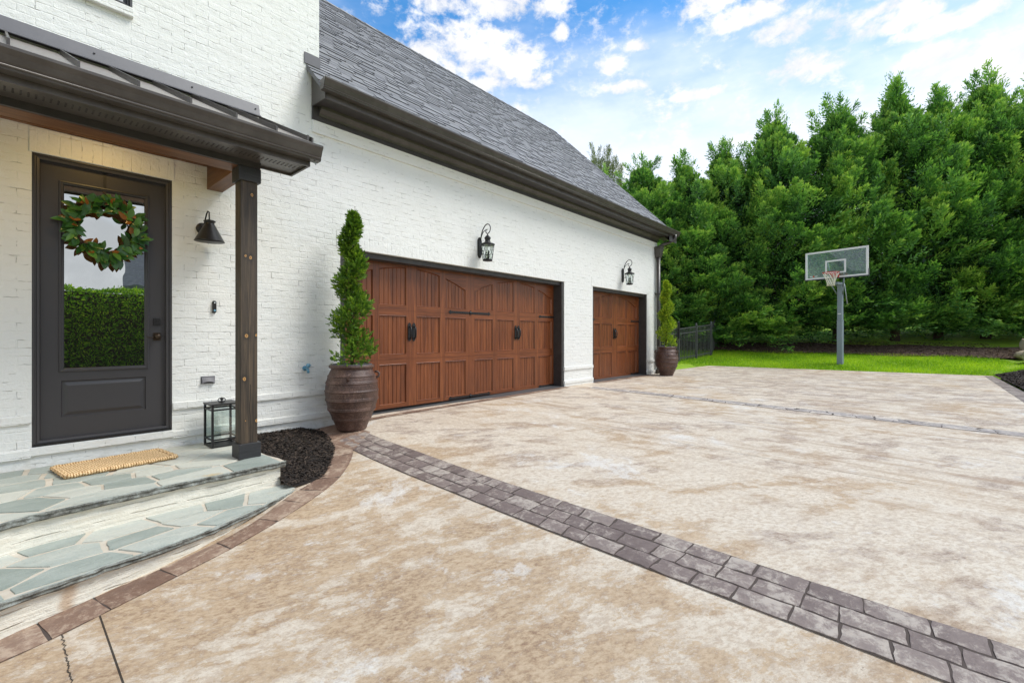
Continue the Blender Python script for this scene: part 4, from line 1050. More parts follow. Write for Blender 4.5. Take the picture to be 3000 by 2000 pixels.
tread('tread', FR2, [(1.64, -1.30), (-4, -1.30)], -.235, .044, s2, True)
mb = MB(); mb.prism([(a, b+.035) for a, b in FR1[:-1]]+[(1.618, -1.298), (1.60, -.005), (-4, -.005)], -.60, -.080); SP(mb, 'riser', M['limewash'])
mb = MB(); mb.prism([(a, b+.035) for a, b in FR2[:-1]]+[(1.745, -1.455), (1.70, -1.25), (-4, -1.25)], -.9, -.280); SP(mb, 'riser', M['limewash'])

# ------------------------------------------------------------------ doormat, floor lantern
mat_o = MB(); hw, hd = .350, .205; nx_, ny_ = 40, 20
top = []
for j in range(ny_+1):
    for i in range(nx_+1):
        top.append((-hw+2*hw*i/nx_, -hd+2*hd*j/ny_, .024+.003*math.sin(i*1.57)*math.cos(j*1.57)+random.uniform(-.001, .001)))
mat_o.add(top, [(j*(nx_+1)+i, j*(nx_+1)+i+1, (j+1)*(nx_+1)+i+1, (j+1)*(nx_+1)+i) for j in range(ny_) for i in range(nx_)], 0, True)
mat_o.box(-hw, hw, -hd, hd, 0, .022)
doormat = empty('doormat', (.665, -.385, -.027), R(7), label='woven straw doormat with braided edge on the top flagstone step', cat='doormat')
mat_o.build('weave', M['coir'], doormat)
mb = MB()
for ph in (0, 2.1, 4.2):
    path = []; per = [(-hw, -hd), (hw, -hd), (hw, hd), (-hw, hd), (-hw, -hd)]; s = 0
    for a, b in zip(per, per[1:]):
        L = math.hypot(b[0]-a[0], b[1]-a[1]); k = int(L/.012); tx, ty = (b[0]-a[0])/L, (b[1]-a[1])/L
        for q in range(k):
            s += L/k; o_ = math.sin(s*78+ph)*.009; zz_ = math.cos(s*78*2+ph)*.006
            path.append((a[0]+tx*L*q/k-ty*o_, a[1]+ty*L*q/k+tx*o_, .019+zz_))
    path.append(path[0]); mb.tube(path, .0125, 6)
mb.build('braid', M['coir'], doormat)
lant = empty('floor_lantern', (1.475, -.25, -.028), label='black metal box lantern with clear glass standing behind the porch post', cat='lantern')
L_, D2, H2 = .112, .118, .405
mb = MB()
for a in (-1, 1):
    for b in (-1, 1): mb.box(a*L_-.009, a*L_+.009, b*D2-.009, b*D2+.009, 0, H2)
for zc in (.008, .075, .360): 
    for b in (-1, 1): mb.box(-L_, L_, b*D2-.007, b*D2+.007, zc-.007, zc+.007)
    for a in (-1, 1): mb.box(a*L_-.007, a*L_+.007, -D2, D2, zc-.006, zc+.006)
mb.build('frame', M['black'], lant)
mb = MB(); mb.box(-L_-.014, L_+.014, -D2-.014, D2+.014, H2, H2+.014); mb.build('lid', M['black'], lant)
mb = MB(); mb.box(-L_, L_, -D2, D2, .001, .006); mb.build('base', M['black'], lant)
mb = MB(); mb.tube([(.032*math.cos(k*math.pi/8), .004, H2+.036+.022*math.sin(k*math.pi/8)) for k in range(17)], .004, 6); mb.lathe([(.012, 0), (.012, .012), (.005, .016), (.016, .03), (.016, .042), (0, .05)], (0, 0, H2+.014), 12); mb.build('handle', M['black'], lant)
mb = MB()
for b in (-1, 1): mb.box(-L_+.009, L_-.009, b*D2-.0015, b*D2+.0015, .082, .353)
for a in (-1, 1): mb.box(a*L_-.0015, a*L_+.0015, -D2+.009, D2-.009, .082, .353)
mb.build('glass', M['clear'], lant)

# ------------------------------------------------------------------ wall fittings
barn = empty('barn_sconce', (1.385, 0, 2.10), label='black cone barn light with gold lining beside the front door', cat='wall lamp')
mb = MB(); mb.lathe([(.0, -.022), (.052, -.020), (.058, -.012), (.058, 0)], (-.01, 0, .03), 24, axis='y'); mb.build('wall_plate', M['black'], barn)
mb = MB(); mb.tube([(-.01, -.01, .05), (-.01, -.05, .06), (-.005, -.075, .11), (0, -.095, .165), (.005, -.12, .19), (.01, -.145, .175), (.01, -.15, .12), (.01, -.15, .08)], .0065, 8); mb.build('gooseneck', M['black'], barn)
sc_ = (.012, -.150, -.115)
mb = MB(); mb.lathe([(.131, 0), (.128, .003), (.046, .165), (.042, .170), (.040, .190), (.052, .195), (.052, .204), (.03, .212), (.012, .216)], sc_, 36); fixn(mb.build('shade', M['black'], barn))
o = barn.children[-1]
mb = MB(); mb.lathe([(.126, .003), (.044, .160), (.0, .162)], sc_, 36); mb.build('lining', M['gold'], barn)
mb = MB(); mb.lathe([(0, .0), (.022, .012), (.026, .03), (.018, .055), (.014, .08), (.014, .15)], (sc_[0], sc_[1], sc_[2]+.02), 16); mb.build('bulb', M['white'], barn)

def coach(name, x, z, label):
    r = empty(name, (x, 0, z), label=label, cat='wall lantern', group='black scroll lanterns over the garage doors')
    mb = MB(); # backplate, shaped
    pl = [(-.040, -.125), (-.022, -.168), (0, -.178), (.022, -.168), (.040, -.125), (.040, .125), (.030, .135), (.022, .160), (0, .172), (-.022, .160), (-.030, .135), (-.040, .125)]
    n_ = len(pl)
    mb.add([(a, 0, b) for a, b in pl]+[(a, -.016, b) for a, b in pl]+[(a*.75, -.034, b*.9) for a, b in pl], [(i, (i+1) % n_, n_+(i+1) % n_, n_+i) for i in range(n_)]+[(n_+i, n_+(i+1) % n_, 2*n_+(i+1) % n_, 2*n_+i) for i in range(n_)]+[tuple(range(2*n_, 3*n_))])
    fixn(mb.build('backplate', M['black'], r))
    yb = -.195
    mb = MB()
    pts_ = [(-.03, .10), (-.045, .16), (-.058, .22), (-.085, .28), (-.13, .335), (-.18, .36), (-.23, .345), (-.258, .295), (-.245, .235), (-.205, .205), (-.170, .215), (-.155, .245), (-.170, .270), (-.19, .268)]
    cp = catmull([Vector((0, a, b)) for a, b in pts_], 6); mb.tube(cp, [.0095-.003*k/len(cp) for k in range(len(cp))], 8)
    cp = catmull([Vector((0, a, b)) for a, b in [(-.046, .155), (-.065, .20), (-.10, .245), (-.145, .268), (-.168, .270)]], 6); mb2_ = MB(); mb2_.tube(cp, .006, 8); mb2_.build('scroll_brace', M['black'], r)
    mb3_ = MB(); mb3_.tube([(0, -.03, -.06), (0, -.06, -.07), (0, -.10, -.06)], .006, 6); mb3_.build('lower_stay', M['black'], r)
    mb.build('scroll_arm', M['black'], r)
    c = (0, yb, -.245)
    mb = MB(); mb.lathe([(.0, .445), (.010, .435), (.012, .425), (.028, .410), (.044, .392), (.052, .385), (.052, .378), (.046, .375), (.050, .368), (.050, .360), (.040, .352), (.046, .320), (.060, .302), (.085, .292), (.118, .278), (.120, .268), (.112, .258), (.104, .258)], c, 28); mb.build('roof_cap', M['black'], r)
    mb = MB(); mb.lathe([(.060, .0), (.078, .006), (.080, .022), (.072, .034), (.0, .036)], c, 28); mb.build('base_pan', M['black'], r)
    mb = MB(); n_ = 6
    for k in range(n_):
        for sg in (-1, 1):
            P_ = []
            for i in range(9):
                t_ = i/8; a = k*2*math.pi/n_+sg*t_*2*math.pi/n_*1.0; rr_ = .074+(.104-.074)*t_+.004
                P_.append((c[0]+rr_*math.cos(a), c[1]+rr_*math.sin(a), c[2]+.03+.232*t_))
            mb.tube(P_, .0036, 5)
    mb.build('cage', M['black'], r)
    mb = MB(); mb.lathe([(.072, .034), (.102, .260)], c, 24); mb.f = mb.f[:-2]; mb.mi = mb.mi[:-2]; mb.sm = mb.sm[:-2]; mb.tint = mb.tint[:-2]; mb.build('glass', M['clear'], r)
    mb = MB()
    for k in range(3):
        a = k*2.094+.4; mb.lathe([(.009, 0), (.009, .07), (.006, .078), (.011, .095), (.009, .12), (0, .145)], (c[0]+.026*math.cos(a), c[1]+.026*math.sin(a), c[2]+.036), 8)
    mb.lathe([(.008, 0), (.008, .06), (.04, .062), (.04, .068), (0, .07)], (c[0], c[1], c[2]+.036), 12)
    mb.build('candle_cluster', M['black'], r)
coach('coach_lantern', 5.285, 2.505, 'black scroll arm lantern above the wide garage door')
coach('coach_lantern', 10.215, 2.535, 'black scroll arm lantern above the narrow garage door')

r = empty('doorbell', (1.476, 0, 1.345), label='small black video doorbell on white brick between door and post', cat='doorbell')
mb = MB(); pl = [(.0155*math.cos(a), .047+.0155*math.sin(a)) for a in [k*math.pi/8 for k in range(9)]]+[(-.0155*math.cos(a), -.047-.0155*math.sin(a)) for a in [k*math.pi/8 for k in range(9)]]
n_ = len(pl); mb.add([(a*1.1, 0, b*1.05) for a, b in pl]+[(a, -.024, b) for a, b in pl], [(i, (i+1) % n_, n_+(i+1) % n_, n_+i) for i in range(n_)]+[tuple(range(n_, 2*n_))]); fixn(mb.build('body', M['black'], r))
mb = MB(); mb.lathe([(0, -.029), (.006, -.028), (.009, -.025)], (0, 0, .040), 14, axis='y'); mb.build('lens', M['winglass'], r)
mb = MB(); mb.lathe([(.0, -.027), (.009, -.027), (.011, -.025)], (0, 0, -.038), 16, axis='y'); mb.build('button', M['bluevalve'], r)
r = empty('vent_hood', (1.421, 0, .60), label='small dark vent cover low on the wall left of the post', cat='vent cover')
mb = MB(); mb.box(-.062, .062, -.008, 0, -.038, .038); mb.build('plate', M['flash'], r, bevel=.003)
mb = MB(); n_ = 9
top_ = [(-.055+.11*i/8, -.010, .028) for i in range(n_)]; low = [(-.055+.11*i/8, -.034, -.030+.016*math.sin(math.pi*i/8)) for i in range(n_)]
mb.add(top_+low+[(a, -.009, c_) for a, b, c_ in low], [(i, i+1, n_+i+1, n_+i) for i in range(n_-1)]+[(n_+i, n_+i+1, 2*n_+i+1, 2*n_+i) for i in range(n_-1)]+[(0, n_, 2*n_), (n_-1, 3*n_-1, 2*n_-1)]); fixn(mb.build('hood', M['flash'], r))
r = empty('hose_spigot', (2.405, 0, .665), label='blue hose tap on the white wall left of the near pot', cat='hose tap')
mb = MB(); mb.tube([(0, 0, 0), (0, -.05, 0), (.0, -.085, -.01), (.0, -.095, -.05)], [.012, .014, .016, .015], 10); mb.lathe([(.028, -.012), (.03, -.004), (.026, 0)], (0, 0, 0), 14, axis='y'); fixn(mb.build('valve_body', M['bluevalve'], r))
mb = MB(); mb.lathe([(.0, -.03), (.024, -.026), (.028, -.018), (.01, -.012), (.006, .02)], (-.004, -.085, .035), 10, axis='y'); mb.tube([(-.03, -.10, .03), (.03, -.10, .04)], .006, 6); mb.build('tap_handle', M['bluevalve'], r)

# ------------------------------------------------------------------ wreath
wr = empty('wreath', (.640, .018, 2.005), label='magnolia leaf wreath hanging on the charcoal front door', cat='wreath')
mb = MB(); mb.tube([(.21*math.cos(k*math.pi/18), -.035+.01*math.sin(k*2.2), .22*math.sin(k*math.pi/18)) for k in range(37)], .016, 6)
for k in range(40):
    a = random.random()*6.28; p0 = Vector((.21*math.cos(a), -.035, .22*math.sin(a))); t_ = Vector((-math.sin(a), random.uniform(-.4, .1), math.cos(a)))+Vector((math.cos(a), 0, math.sin(a)))*random.uniform(-.7, .7)
    mb.tube([p0, p0+t_*.06, p0+t_*.11+Vector((0, random.uniform(-.02, .02), 0))], .0035, 5)
mb.build('twig_ring', M['stem'], wr)
mb = MB()
def leaf(mb, base, d, nrm, L, Wd, curl, cup, tn):
    d = d.normalized(); nrm = (nrm-d*nrm.dot(d)).normalized(); s_ = d.cross(nrm); V = []
    prof_ = (.10, .62, .95, 1.0, .86, .52, .04)
    for i, pw in enumerate(prof_):
        t_ = i/6; c_ = base+d*(L*t_)+nrm*(-curl*L*t_*t_)
        for k in (-1, 0, 1): V.append(c_+s_*(Wd*.5*pw*k)+nrm*(cup*Wd*abs(k)*pw))
    F_ = []
    for i in range(6):
        for k in range(2): F_.append((i*3+k, i*3+k+1, (i+1)*3+k+1, (i+1)*3+k))
    mb.add(V, F_, 0, True, tn)
for k in range(185):
    a = random.random()*6.283; rad = Vector((math.cos(a), 0, math.sin(a))); tan = Vector((-math.sin(a), 0, math.cos(a)))
    rr_ = random.uniform(.175, .245); base_ = Vector((rad.x*rr_, random.uniform(-.075, -.02), rad.z*rr_*1.03))
    d = tan*random.uniform(.1, 1.0)*random.choice((1, 1, 1, -1))+rad*random.choice((random.uniform(.2, 1.1), random.uniform(.2, 1.1), random.uniform(-.7, 0)))+Vector((0, random.uniform(-.75, .05), 0))
    nr = Vector((random.uniform(-.5, .5), -1, random.uniform(-.2, .6)))
    if random.random() < .09: nr = -nr
    leaf(mb, base_, d, nr, random.uniform(.080, .122), random.uniform(.038, .056), random.uniform(-.05, .35), random.uniform(.05, .22), random.random())
for k in range(5):
    leaf(mb, Vector((-.02+.03*k, -.05, -.27)), Vector((random.uniform(-.3, .3), -.2, -1)), Vector((0, -1, .2)), .10, .04, .1, .1, random.random())
mb.build('leaves', M['magnolia'], wr)
o = hook.build('wreath_hanger', M['blackframe'], label='thin dark strap over the door top holding the wreath', cat='hanger')

# ------------------------------------------------------------------ pots and topiaries
def pot():
    r = empty('clay_jar'); mb = MB()
    core = [(.150, 0), (.168, .012), (.180, .05), (.212, .12), (.262, .23), (.291, .33), (.300, .42), (.293, .51), (.274, .59), (.246, .655), (.230, .685)]
    def cr(z):
        for (a, b), (c_, d_) in zip(core, core[1:]):
            if b <= z <= d_: return a+(c_-a)*(z-b)/(d_-b)
        return core[-1][0]
    pr = []
    for i in range(138):
        z = i*.005; q = cr(z)
        for zc, w_, h_ in ((.125, .008, .006), (.140, .006, .004), (.235, .010, .007), (.252, .006, .004), (.345, .010, .007), (.362, .006, .004), (.445, .010, .006), (.535, .008, .006), (.550, .006, .004), (.612, .008, .006)):
            q += 1.5*h_*math.exp(-((z-zc)/w_)**2)
        pr.append((q, z))
    pr += [(.232, .690), (.252, .700), (.258, .716), (.250, .730), (.228, .732), (.222, .722), (.218, .69)]
    pr2 = []
    for (a, b), (c_, d_) in zip(pr, pr[1:]):
        k = max(1, int(abs(d_-b)/.02))
        for i in range(k): pr2.append((a+(c_-a)*i/k, b+(d_-b)*i/k))
    pr2.append(pr[-1]); mb.lathe(pr2, seg=64, jit=.006); mb.f.pop(); mb.mi.pop(); mb.sm.pop(); mb.tint.pop()
    mb.build('jar_body', M['jar'], r)
    for a in (R(-20), R(100), R(-128)):
        ca, sa = math.cos(a), math.sin(a)
        mb = MB(); mb.tube([(.27*ca-.02*sa, .27*sa+.02*ca, .645), (.305*ca-.022*sa, .305*sa+.022*ca, .640), (.318*ca, .318*sa, .625), (.318*ca, .318*sa, .600), (.305*ca, .305*sa, .585), (.28*ca, .28*sa, .575)], .013, 8); mb.build('lug', M['jar'], r)
    mb = MB(); mb.lathe([(0, .700), (.10, .705), (.215, .695)], seg=24); mb.build('soil', M['soil'], r)
    mb = MB(); mb.lathe([(.226, .722), (.229, .738), (.222, .741), (.216, .735), (.214, .70)], seg=40); mb.f.pop(); mb.mi.pop(); mb.sm.pop(); mb.tint.pop(); fixn(mb.build('liner_rim', M['flash'], r))
    return r
p1 = pot(); p1.location = (2.795, -.385, -.062); p1.scale = (1, 1, 1.05)
tag(p1, 'brown ribbed clay jar between the mulch bed and the wide garage door', 'planter', 'tall clay jars with spiral shrubs')
def copy_tree(o, parent=None):
    c_ = o.copy(); COL.objects.link(c_)
    if parent: c_.parent = parent
    for ch in o.children: copy_tree(ch, c_)
    return c_
p2 = copy_tree(p1); p2.location = (11.81, -.45, -.012); p2.rotation_euler = (0, 0, R(35)); p2['label'] = 'reddish brown ribbed clay jar at the garage corner by the downspout'

def leafquads(Pn, d, nrm, L, Wd):
    """kite quads from arrays"""
    d = d/np.linalg.norm(d, axis=1, keepdims=True); s_ = np.cross(d, nrm); s_ /= np.linalg.norm(s_, axis=1, keepdims=True)+1e-9
    L = L[:, None]; Wd = Wd[:, None]
    return np.stack([Pn, Pn+d*L*.45-s_*Wd*.5, Pn+d*L, Pn+d*L*.45+s_*Wd*.5], 1)
def topiary(mat, seed, label, H=1.76, ph=0.0):
    r_ = np.random.default_rng(seed); r = empty('spiral_topiary', label=label, cat='topiary', group='spiral evergreens in jars')
    mb = MB(); mb.tube([(0, 0, 0), (.012, .01, H*.3), (-.01, 0, H*.6), (0, 0, H*.93)], [.022, .018, .013, .006], 8); mb.build('trunk', M['stem'], r)
    turns = 3.6; N = 3600    # sprays
    t_ = r_.random(N)**.9; z = .10+t_*(H-.16)
    ang = ph+t_*turns*2*math.pi; off = .088*(1-t_)**.8+.016; rad = .132*(1-t_)**.7+.052
    rad = rad*(1-.45*np.clip((t_-.93)/.07, 0, 1))
    u = r_.normal(size=(N, 3)); u /= np.linalg.norm(u, axis=1, keepdims=True); q = .45+.62*r_.random(N)
    C = np.stack([off*np.cos(ang), off*np.sin(ang), z], 1)+u*rad[:, None]*q[:, None]*np.array([1, 1, .75])
    C[:, 2] = np.maximum(C[:, 2], .07)
    # top tuft
    k = 10; Vs = []; Ts = []
    ax_ = u*np.array([1, 1, .7])+np.array([0, 0, .55])+.35*r_.normal(size=(N, 3)); ax_ /= np.linalg.norm(ax_, axis=1, keepdims=True)
    nr = r_.normal(size=(N, 3)); nr -= ax_*(nr*ax_).sum(1, keepdims=True); nr /= np.linalg.norm(nr, axis=1, keepdims=True); sd_ = np.cross(ax_, nr)
    tn = np.clip(r_.random(N)*.45+.12+.22*np.sin(C[:,0]*31+C[:,2]*17)*np.sin(C[:,1]*27-C[:,2]*23), 0, .8)
    for i in range(k):
        f = i/(k-1); sg = (-1)**i
        base_ = C+ax_*f*.040
        d = ax_*(.75+.5*f)+sd_*sg*(.95-.75*f)+.12*r_.normal(size=(N, 3))
        Vs.append(leafquads(base_, d, nr+.3*r_.normal(size=(N, 3)), .019+.014*r_.random(N), .009+.004*r_.random(N))); Ts.append(np.clip(tn+.28*f+.12*r_.normal(size=N), 0, 1))
    quads_np('foliage', np.concatenate(Vs), np.concatenate(Ts), mat, r)
    return r
t1 = topiary(M['arbor'], 3, 'green spiral clipped evergreen in the near jar', H=1.90, ph=R(200)); t1.location = (2.795, -.385, .66)
t2 = topiary(M['arbory'], 8, 'yellow green spiral clipped evergreen in the jar at the garage corner', H=1.86, ph=R(230)); t2.location = (11.81, -.45, .69)

# ------------------------------------------------------------------ basketball hoop
hoop = empty('basketball_hoop', (19.10, -3.50, .0), math.atan2(.228, -.973), label='basketball hoop with clear backboard on a grey pole in the grass', cat='basketball hoop')
# local +x points to the court, y across the board
mb = MB(); mb.box(-.078, .078, -.078, .078, -.10, 1.58); mb.box(-.070, .070, -.070, .070, 1.58, 2.82); mb.box(-.082, .082, -.082, .082, 1.545, 1.58); mb.build('pole', M['polepaint'], hoop, bevel=.008)
mb = MB(); mb.box(.0785, .0795, -.05, .05, 1.78, 1.81); mb.build('sticker', M['white'], hoop)
mb = MB()
for y_ in (-.085, .075):
    mb.tube([(0, y_, 2.72), (.20, y_*2.4, 3.10), (.36, y_*3.2, 3.62)], .020, 6); mb.tube([(0, y_, 2.45), (.18, y_*2.2, 2.75), (.36, y_*3.0, 3.02)], .020, 6)
mb.box(-.05, .36, -.05, .05, 2.78, 2.86)
mb.build('bracket', M['polepaint'], hoop)
mb = MB(); mb.tube([(-.02, .10, 2.86), (-.03, .14, 2.60), (-.02, .20, 2.12)], .014, 8); mb.build('crank_handle', M['steel'], hoop)
bh0, bh1, bw_ = 3.005, 3.945, .915; bx = .40
board = None
mb = MB(); mb.box(bx-.004, bx+.004, -bw_+.03, bw_-.03, bh0+.03, bh1-.03); board = mb.build('backboard', M['boardglass'], hoop)
mb = MB()
for a, b, c_, d_ in ((-bw_, bw_, bh0, bh0+.05), (-bw_, bw_, bh1-.06, bh1), (-bw_, -bw_+.065, bh0+.045, bh1-.05), (bw_-.065, bw_, bh0+.045, bh1-.05)): mb.box(bx-.015, bx+.012, a, b, c_, d_)
mb.build('frame', M['white'], board)
mb = MB(); s0, s1, q0, q1, th_ = -.305, .305, bh0+.15, bh0+.60, .055
for a, b, c_, d_ in ((s0, s1, q0, q0+th_*.8), (s0, s1, q1-th_, q1), (s0, s0+th_, q0+th_*.8, q1-th_), (s1-th_, s1, q0+th_*.8, q1-th_)): mb.box(bx+.0045, bx+.0065, a, b, c_, d_)
mb.build('target_square', M['white'], board)
mb = MB(); mb.box(bx-.02, bx+.016, -bw_-.012, bw_+.012, bh0-.035, bh0)
for s_ in (-1, 1): mb.box(bx-.02, bx+.016, min(s_*bw_, s_*(bw_+.02)), max(s_*bw_, s_*(bw_+.02)), bh0-.035, bh0+.20)
mb.build('edge_padding', M['rubber'], board)
mb = MB()
for y_ in (-.265, .265):
    mb = MB(); mb.box(bx-.012, bx-.006, y_-.008, y_+.008, bh0+.04, bh1-.05); mb.build('brace', M['black'], board)
# maker's mark: small red badge with pale wings of lettering-like strokes
mb = MB(); mbR = MB(); yb0 = -.66
for k in range(5):
    for sg_, mq in ((1, mb), (-1, mbR)): mq.box(bx+.0045, bx+.0055, yb0+sg_*(.04+k*.018)-.0065, yb0+sg_*(.04+k*.018)+.0065, bh0+.10-.014, bh0+.10+.014); mq.box(bx+.0045, bx+.0055, yb0+sg_*(.04+k*.018)-.009, yb0+sg_*(.04+k*.018)+.009, bh0+.10-.003, bh0+.10+.003) if False else None
mb.build('lettering', M['white'], board, kind='stuff'); mbR.build('lettering', M['white'], board, kind='stuff')
mb = MB(); mb.add([(bx+.006, yb0-.03, bh0+.10), (bx+.006, yb0, bh0+.065), (bx+.006, yb0+.03, bh0+.10), (bx+.006, yb0, bh0+.135)], [(0, 1, 2, 3)]); mb.build('badge', M['orange'], board)
rx, rz_ = bx+.385, bh0+.135; RR = .232
mb = MB(); mb.tube([(rx+RR*math.cos(k*math.pi/20), RR*math.sin(k*math.pi/20), rz_) for k in range(41)], .012, 8)
mb.box(bx+.012, bx+.16, -.09, .09, rz_-.06, rz_-.012); mb.box(bx+.007, bx+.03, -.11, .11, rz_-.13, rz_+.02)
for s_ in (-1, 1): mb.tube([(bx+.02, s_*.10, rz_-.01), (rx-RR*.6, s_*RR*.82, rz_-.005)], .008, 6)
mb.build('rim', M['orange'], hoop)
mb = MB(); n_ = 12; Z_ = [(0, RR), (-.12, .175), (-.20, .145), (-.28, .12), (-.36, .105), (-.43, .112)]
for k in range(n_):
    for sg in (-1, 1):
        mb.tube([(rx+r_*math.cos((k+sg*i*.5)*2*math.pi/n_), r_*math.sin((k+sg*i*.5)*2*math.pi/n_), rz_-.01+z_) for i, (z_, r_) in enumerate(Z_)], .0062, 5)
mb.build('net', M['net'], hoop)

# ------------------------------------------------------------------ side fence
fence = empty('picket_fence', (17.5, .78, .12), label='bronze aluminium picket fence behind the garage corner', cat='fence')
def FP(mb, name, mat, par, loc):
    o = mb.build(name, mat); o.parent = par; o.matrix_parent_inverse = Matrix.Translation(tuple(-q for q in loc)); return o
FPts = [(12.3, 2.45), (14.6, 1.70), (16.52, 1.07), (17.50, .78), (18.40, .53), (20.2, .95), (22.0, 1.35)]
for k, (a, b) in enumerate(FPts):
    zb_ = terr(a, b); mb = MB(); h_ = 1.26+(.14 if k == 2 else 0)
    mb.box(a-.035, a+.035, b-.035, b+.035, zb_-.05, zb_+h_); mb.lathe([(.05, 0), (.05, .015), (.03, .03), (.038, .05), (.02, .075), (0, .08)], (a, b, zb_+h_), 10)
    FP(mb, 'post', M['fence'], fence, (17.5, .78, .12))
for (a, b), (c_, d_) in zip(FPts, FPts[1:]):
    mb = MB(); L = math.hypot(c_-a, d_-b); za, zc = terr(a, b), terr(c_, d_); ux_, uy2 = (c_-a)/L, (d_-b)/L
    for h_ in (.12, 1.02, 1.20):
        mb.obox(((a+c_)/2, (b+d_)/2, (za+zc)/2+h_), ((c_-a)/2, (d_-b)/2, (zc-za)/2), (-uy2*.014, ux_*.014, 0), (0, 0, .018))
    n_ = int(L/.082)
    for i in range(1, n_):
        t_ = i/n_; mb.obox((a+(c_-a)*t_, b+(d_-b)*t_, za+(zc-za)*t_+.62), (ux_*.008, uy2*.008, 0), (-uy2*.008, ux_*.008, 0), (0, 0, .60))
    FP(mb, 'panel', M['fence'], fence, (17.5, .78, .12))
mb = MB(); a, b = FPts[2]; zb_ = terr(a, b); mb.box(a-.09, a-.045, b-.06, b-.01, zb_+.85, zb_+1.45); FP(mb, 'gate_latch', M['black'], fence, (17.5, .78, .12))

# back boundary fence behind the conifers
bf = empty('boundary_fence', (34, -6, 1.6), label='thin black fence glimpsed between the conifer trunks', cat='fence')
mb2 = MB(); BP = [outpt(15.5, s) for s in (-12, -6, 0, 6, 12, 18)]
for (a, b), (c_, d_) in zip(BP, BP[1:]):
    za, zc = terr(a, b), terr(c_, d_); L = math.hypot(c_-a, d_-b); n_ = int(L/.13)
    mb1 = MB(); mb1.box(a-.04, a+.04, b-.04, b+.04, za-.1, za+1.45); FP(mb1, 'post', M['black'], bf, (34, -6, 1.6))
    for h_ in (.15, 1.3): mb2.obox(((a+c_)/2, (b+d_)/2, (za+zc)/2+h_), ((c_-a)/2, (d_-b)/2, (zc-za)/2), (.012, .012, 0), (0, 0, .02))
    for i in range(n_):
        t_ = i/n_; mb2.box(a+(c_-a)*t_-.009, a+(c_-a)*t_+.009, b+(d_-b)*t_-.009, b+(d_-b)*t_+.009, za+(zc-za)*t_+.05, za+(zc-za)*t_+1.4)
FP(mb2, 'panel', M['black'], bf, (34, -6, 1.6))

# distant houses
def plain_house(name, cx_, cy_, z0, wx, wy, h, rot, wallm, label):
    r = empty(name, (cx_, cy_, z0), rot, label=label, cat='house')
    mb = MB(); mb.box(-wx, wx, -wy, wy, -1.5, h); mb.add([(-wx, -wy, h), (-wx, wy, h), (-wx, 0, h+wy*.75), (wx, -wy, h), (wx, wy, h), (wx, 0, h+wy*.75)], [(0, 1, 2), (3, 5, 4)]); mb.build('wall', wallm, r)
    mb = MB()
    for s_ in (-1, 1): mb.add([(-wx-.4, s_*(wy+.5), h-.35), (wx+.4, s_*(wy+.5), h-.35), (wx+.4, 0, h+wy*.75+.05), (-wx-.4, 0, h+wy*.75+.05), (-wx-.4, s_*(wy+.5), h-.55), (wx+.4, s_*(wy+.5), h-.55), (wx+.4, 0, h+wy*.75-.15), (-wx-.4, 0, h+wy*.75-.15)],
                              [(0, 1, 2, 3), (4, 5, 6, 7), (0, 4, 5, 1), (0, 3, 7, 4), (1, 5, 6, 2)])
    fixn(mb.build('roof', M['farroof'], r))
    for s_ in (-1, 1):
        for k in range(4):
            for zz_ in (.9, 3.7):
                if zz_+1.5 > h: continue
                xx = -wx+wx*2*(k+.5)/4; mb = MB(); mb.box(xx-.5, xx+.5, s_*wy-.05, s_*wy+.05, zz_, zz_+1.45)
                f_ = mb.build('window', M['white'], r); mb = MB(); mb.box(xx-.42, xx+.42, s_*wy-.07, s_*wy+.07, zz_+.08, zz_+1.37); mb.build('pane', M['winglass'], f_)
    return r
hx, hy = outpt(26, 2); plain_house('neighbour_house', hx, hy, terr(hx, hy), 7, 4.5, 5.6, math.atan2(-.917, .398), M['redbrick'], 'brown brick neighbour house glimpsed behind the conifers')
plain_house('neighbour_house', 13.2, -42, -.5, 6, 4.5, 5.6, R(8), M['brick'], 'pale house across the street reflected in the door glass')

# ------------------------------------------------------------------ hedge (reflected in the door glass)
r_ = np.random.default_rng(5); N = 60000; HX = (-9, 9)
px_ = r_.random(N)*(HX[1]-HX[0])+HX[0]; side = r_.random(N)
zt = 2.66+.04*np.sin(px_*2.3)+.03*np.sin(px_*5.1)
yy = np.where(side < .75, -15.0+.45*r_.random(N), -15.0-1.2*r_.random(N)); zz = np.where(side < .75, -.5+r_.random(N)*(zt+.5), zt-.1*r_.random(N))
C = np.stack([px_, yy, zz], 1); d = r_.normal(size=(N, 3))*.7+np.array([0, .5, .7])
he = empty('hedge', (0, -15.4, -.4), label='clipped green hedge across the drive seen mirrored in the door glass', cat='hedge')
o = quads_np('foliage', leafquads(C-np.array([0, -15.4, -.4]), d, r_.normal(size=(N, 3)), .05+.06*r_.random(N), .03+.02*r_.random(N)), np.clip(.45+.25*r_.normal(size=N), 0, 1), M['hedge'], he)
mb = MB(); mb.box(-9, 9, -.8, .15, -.3, 2.92); mb.build('inner_twigs', M['stem'], he)

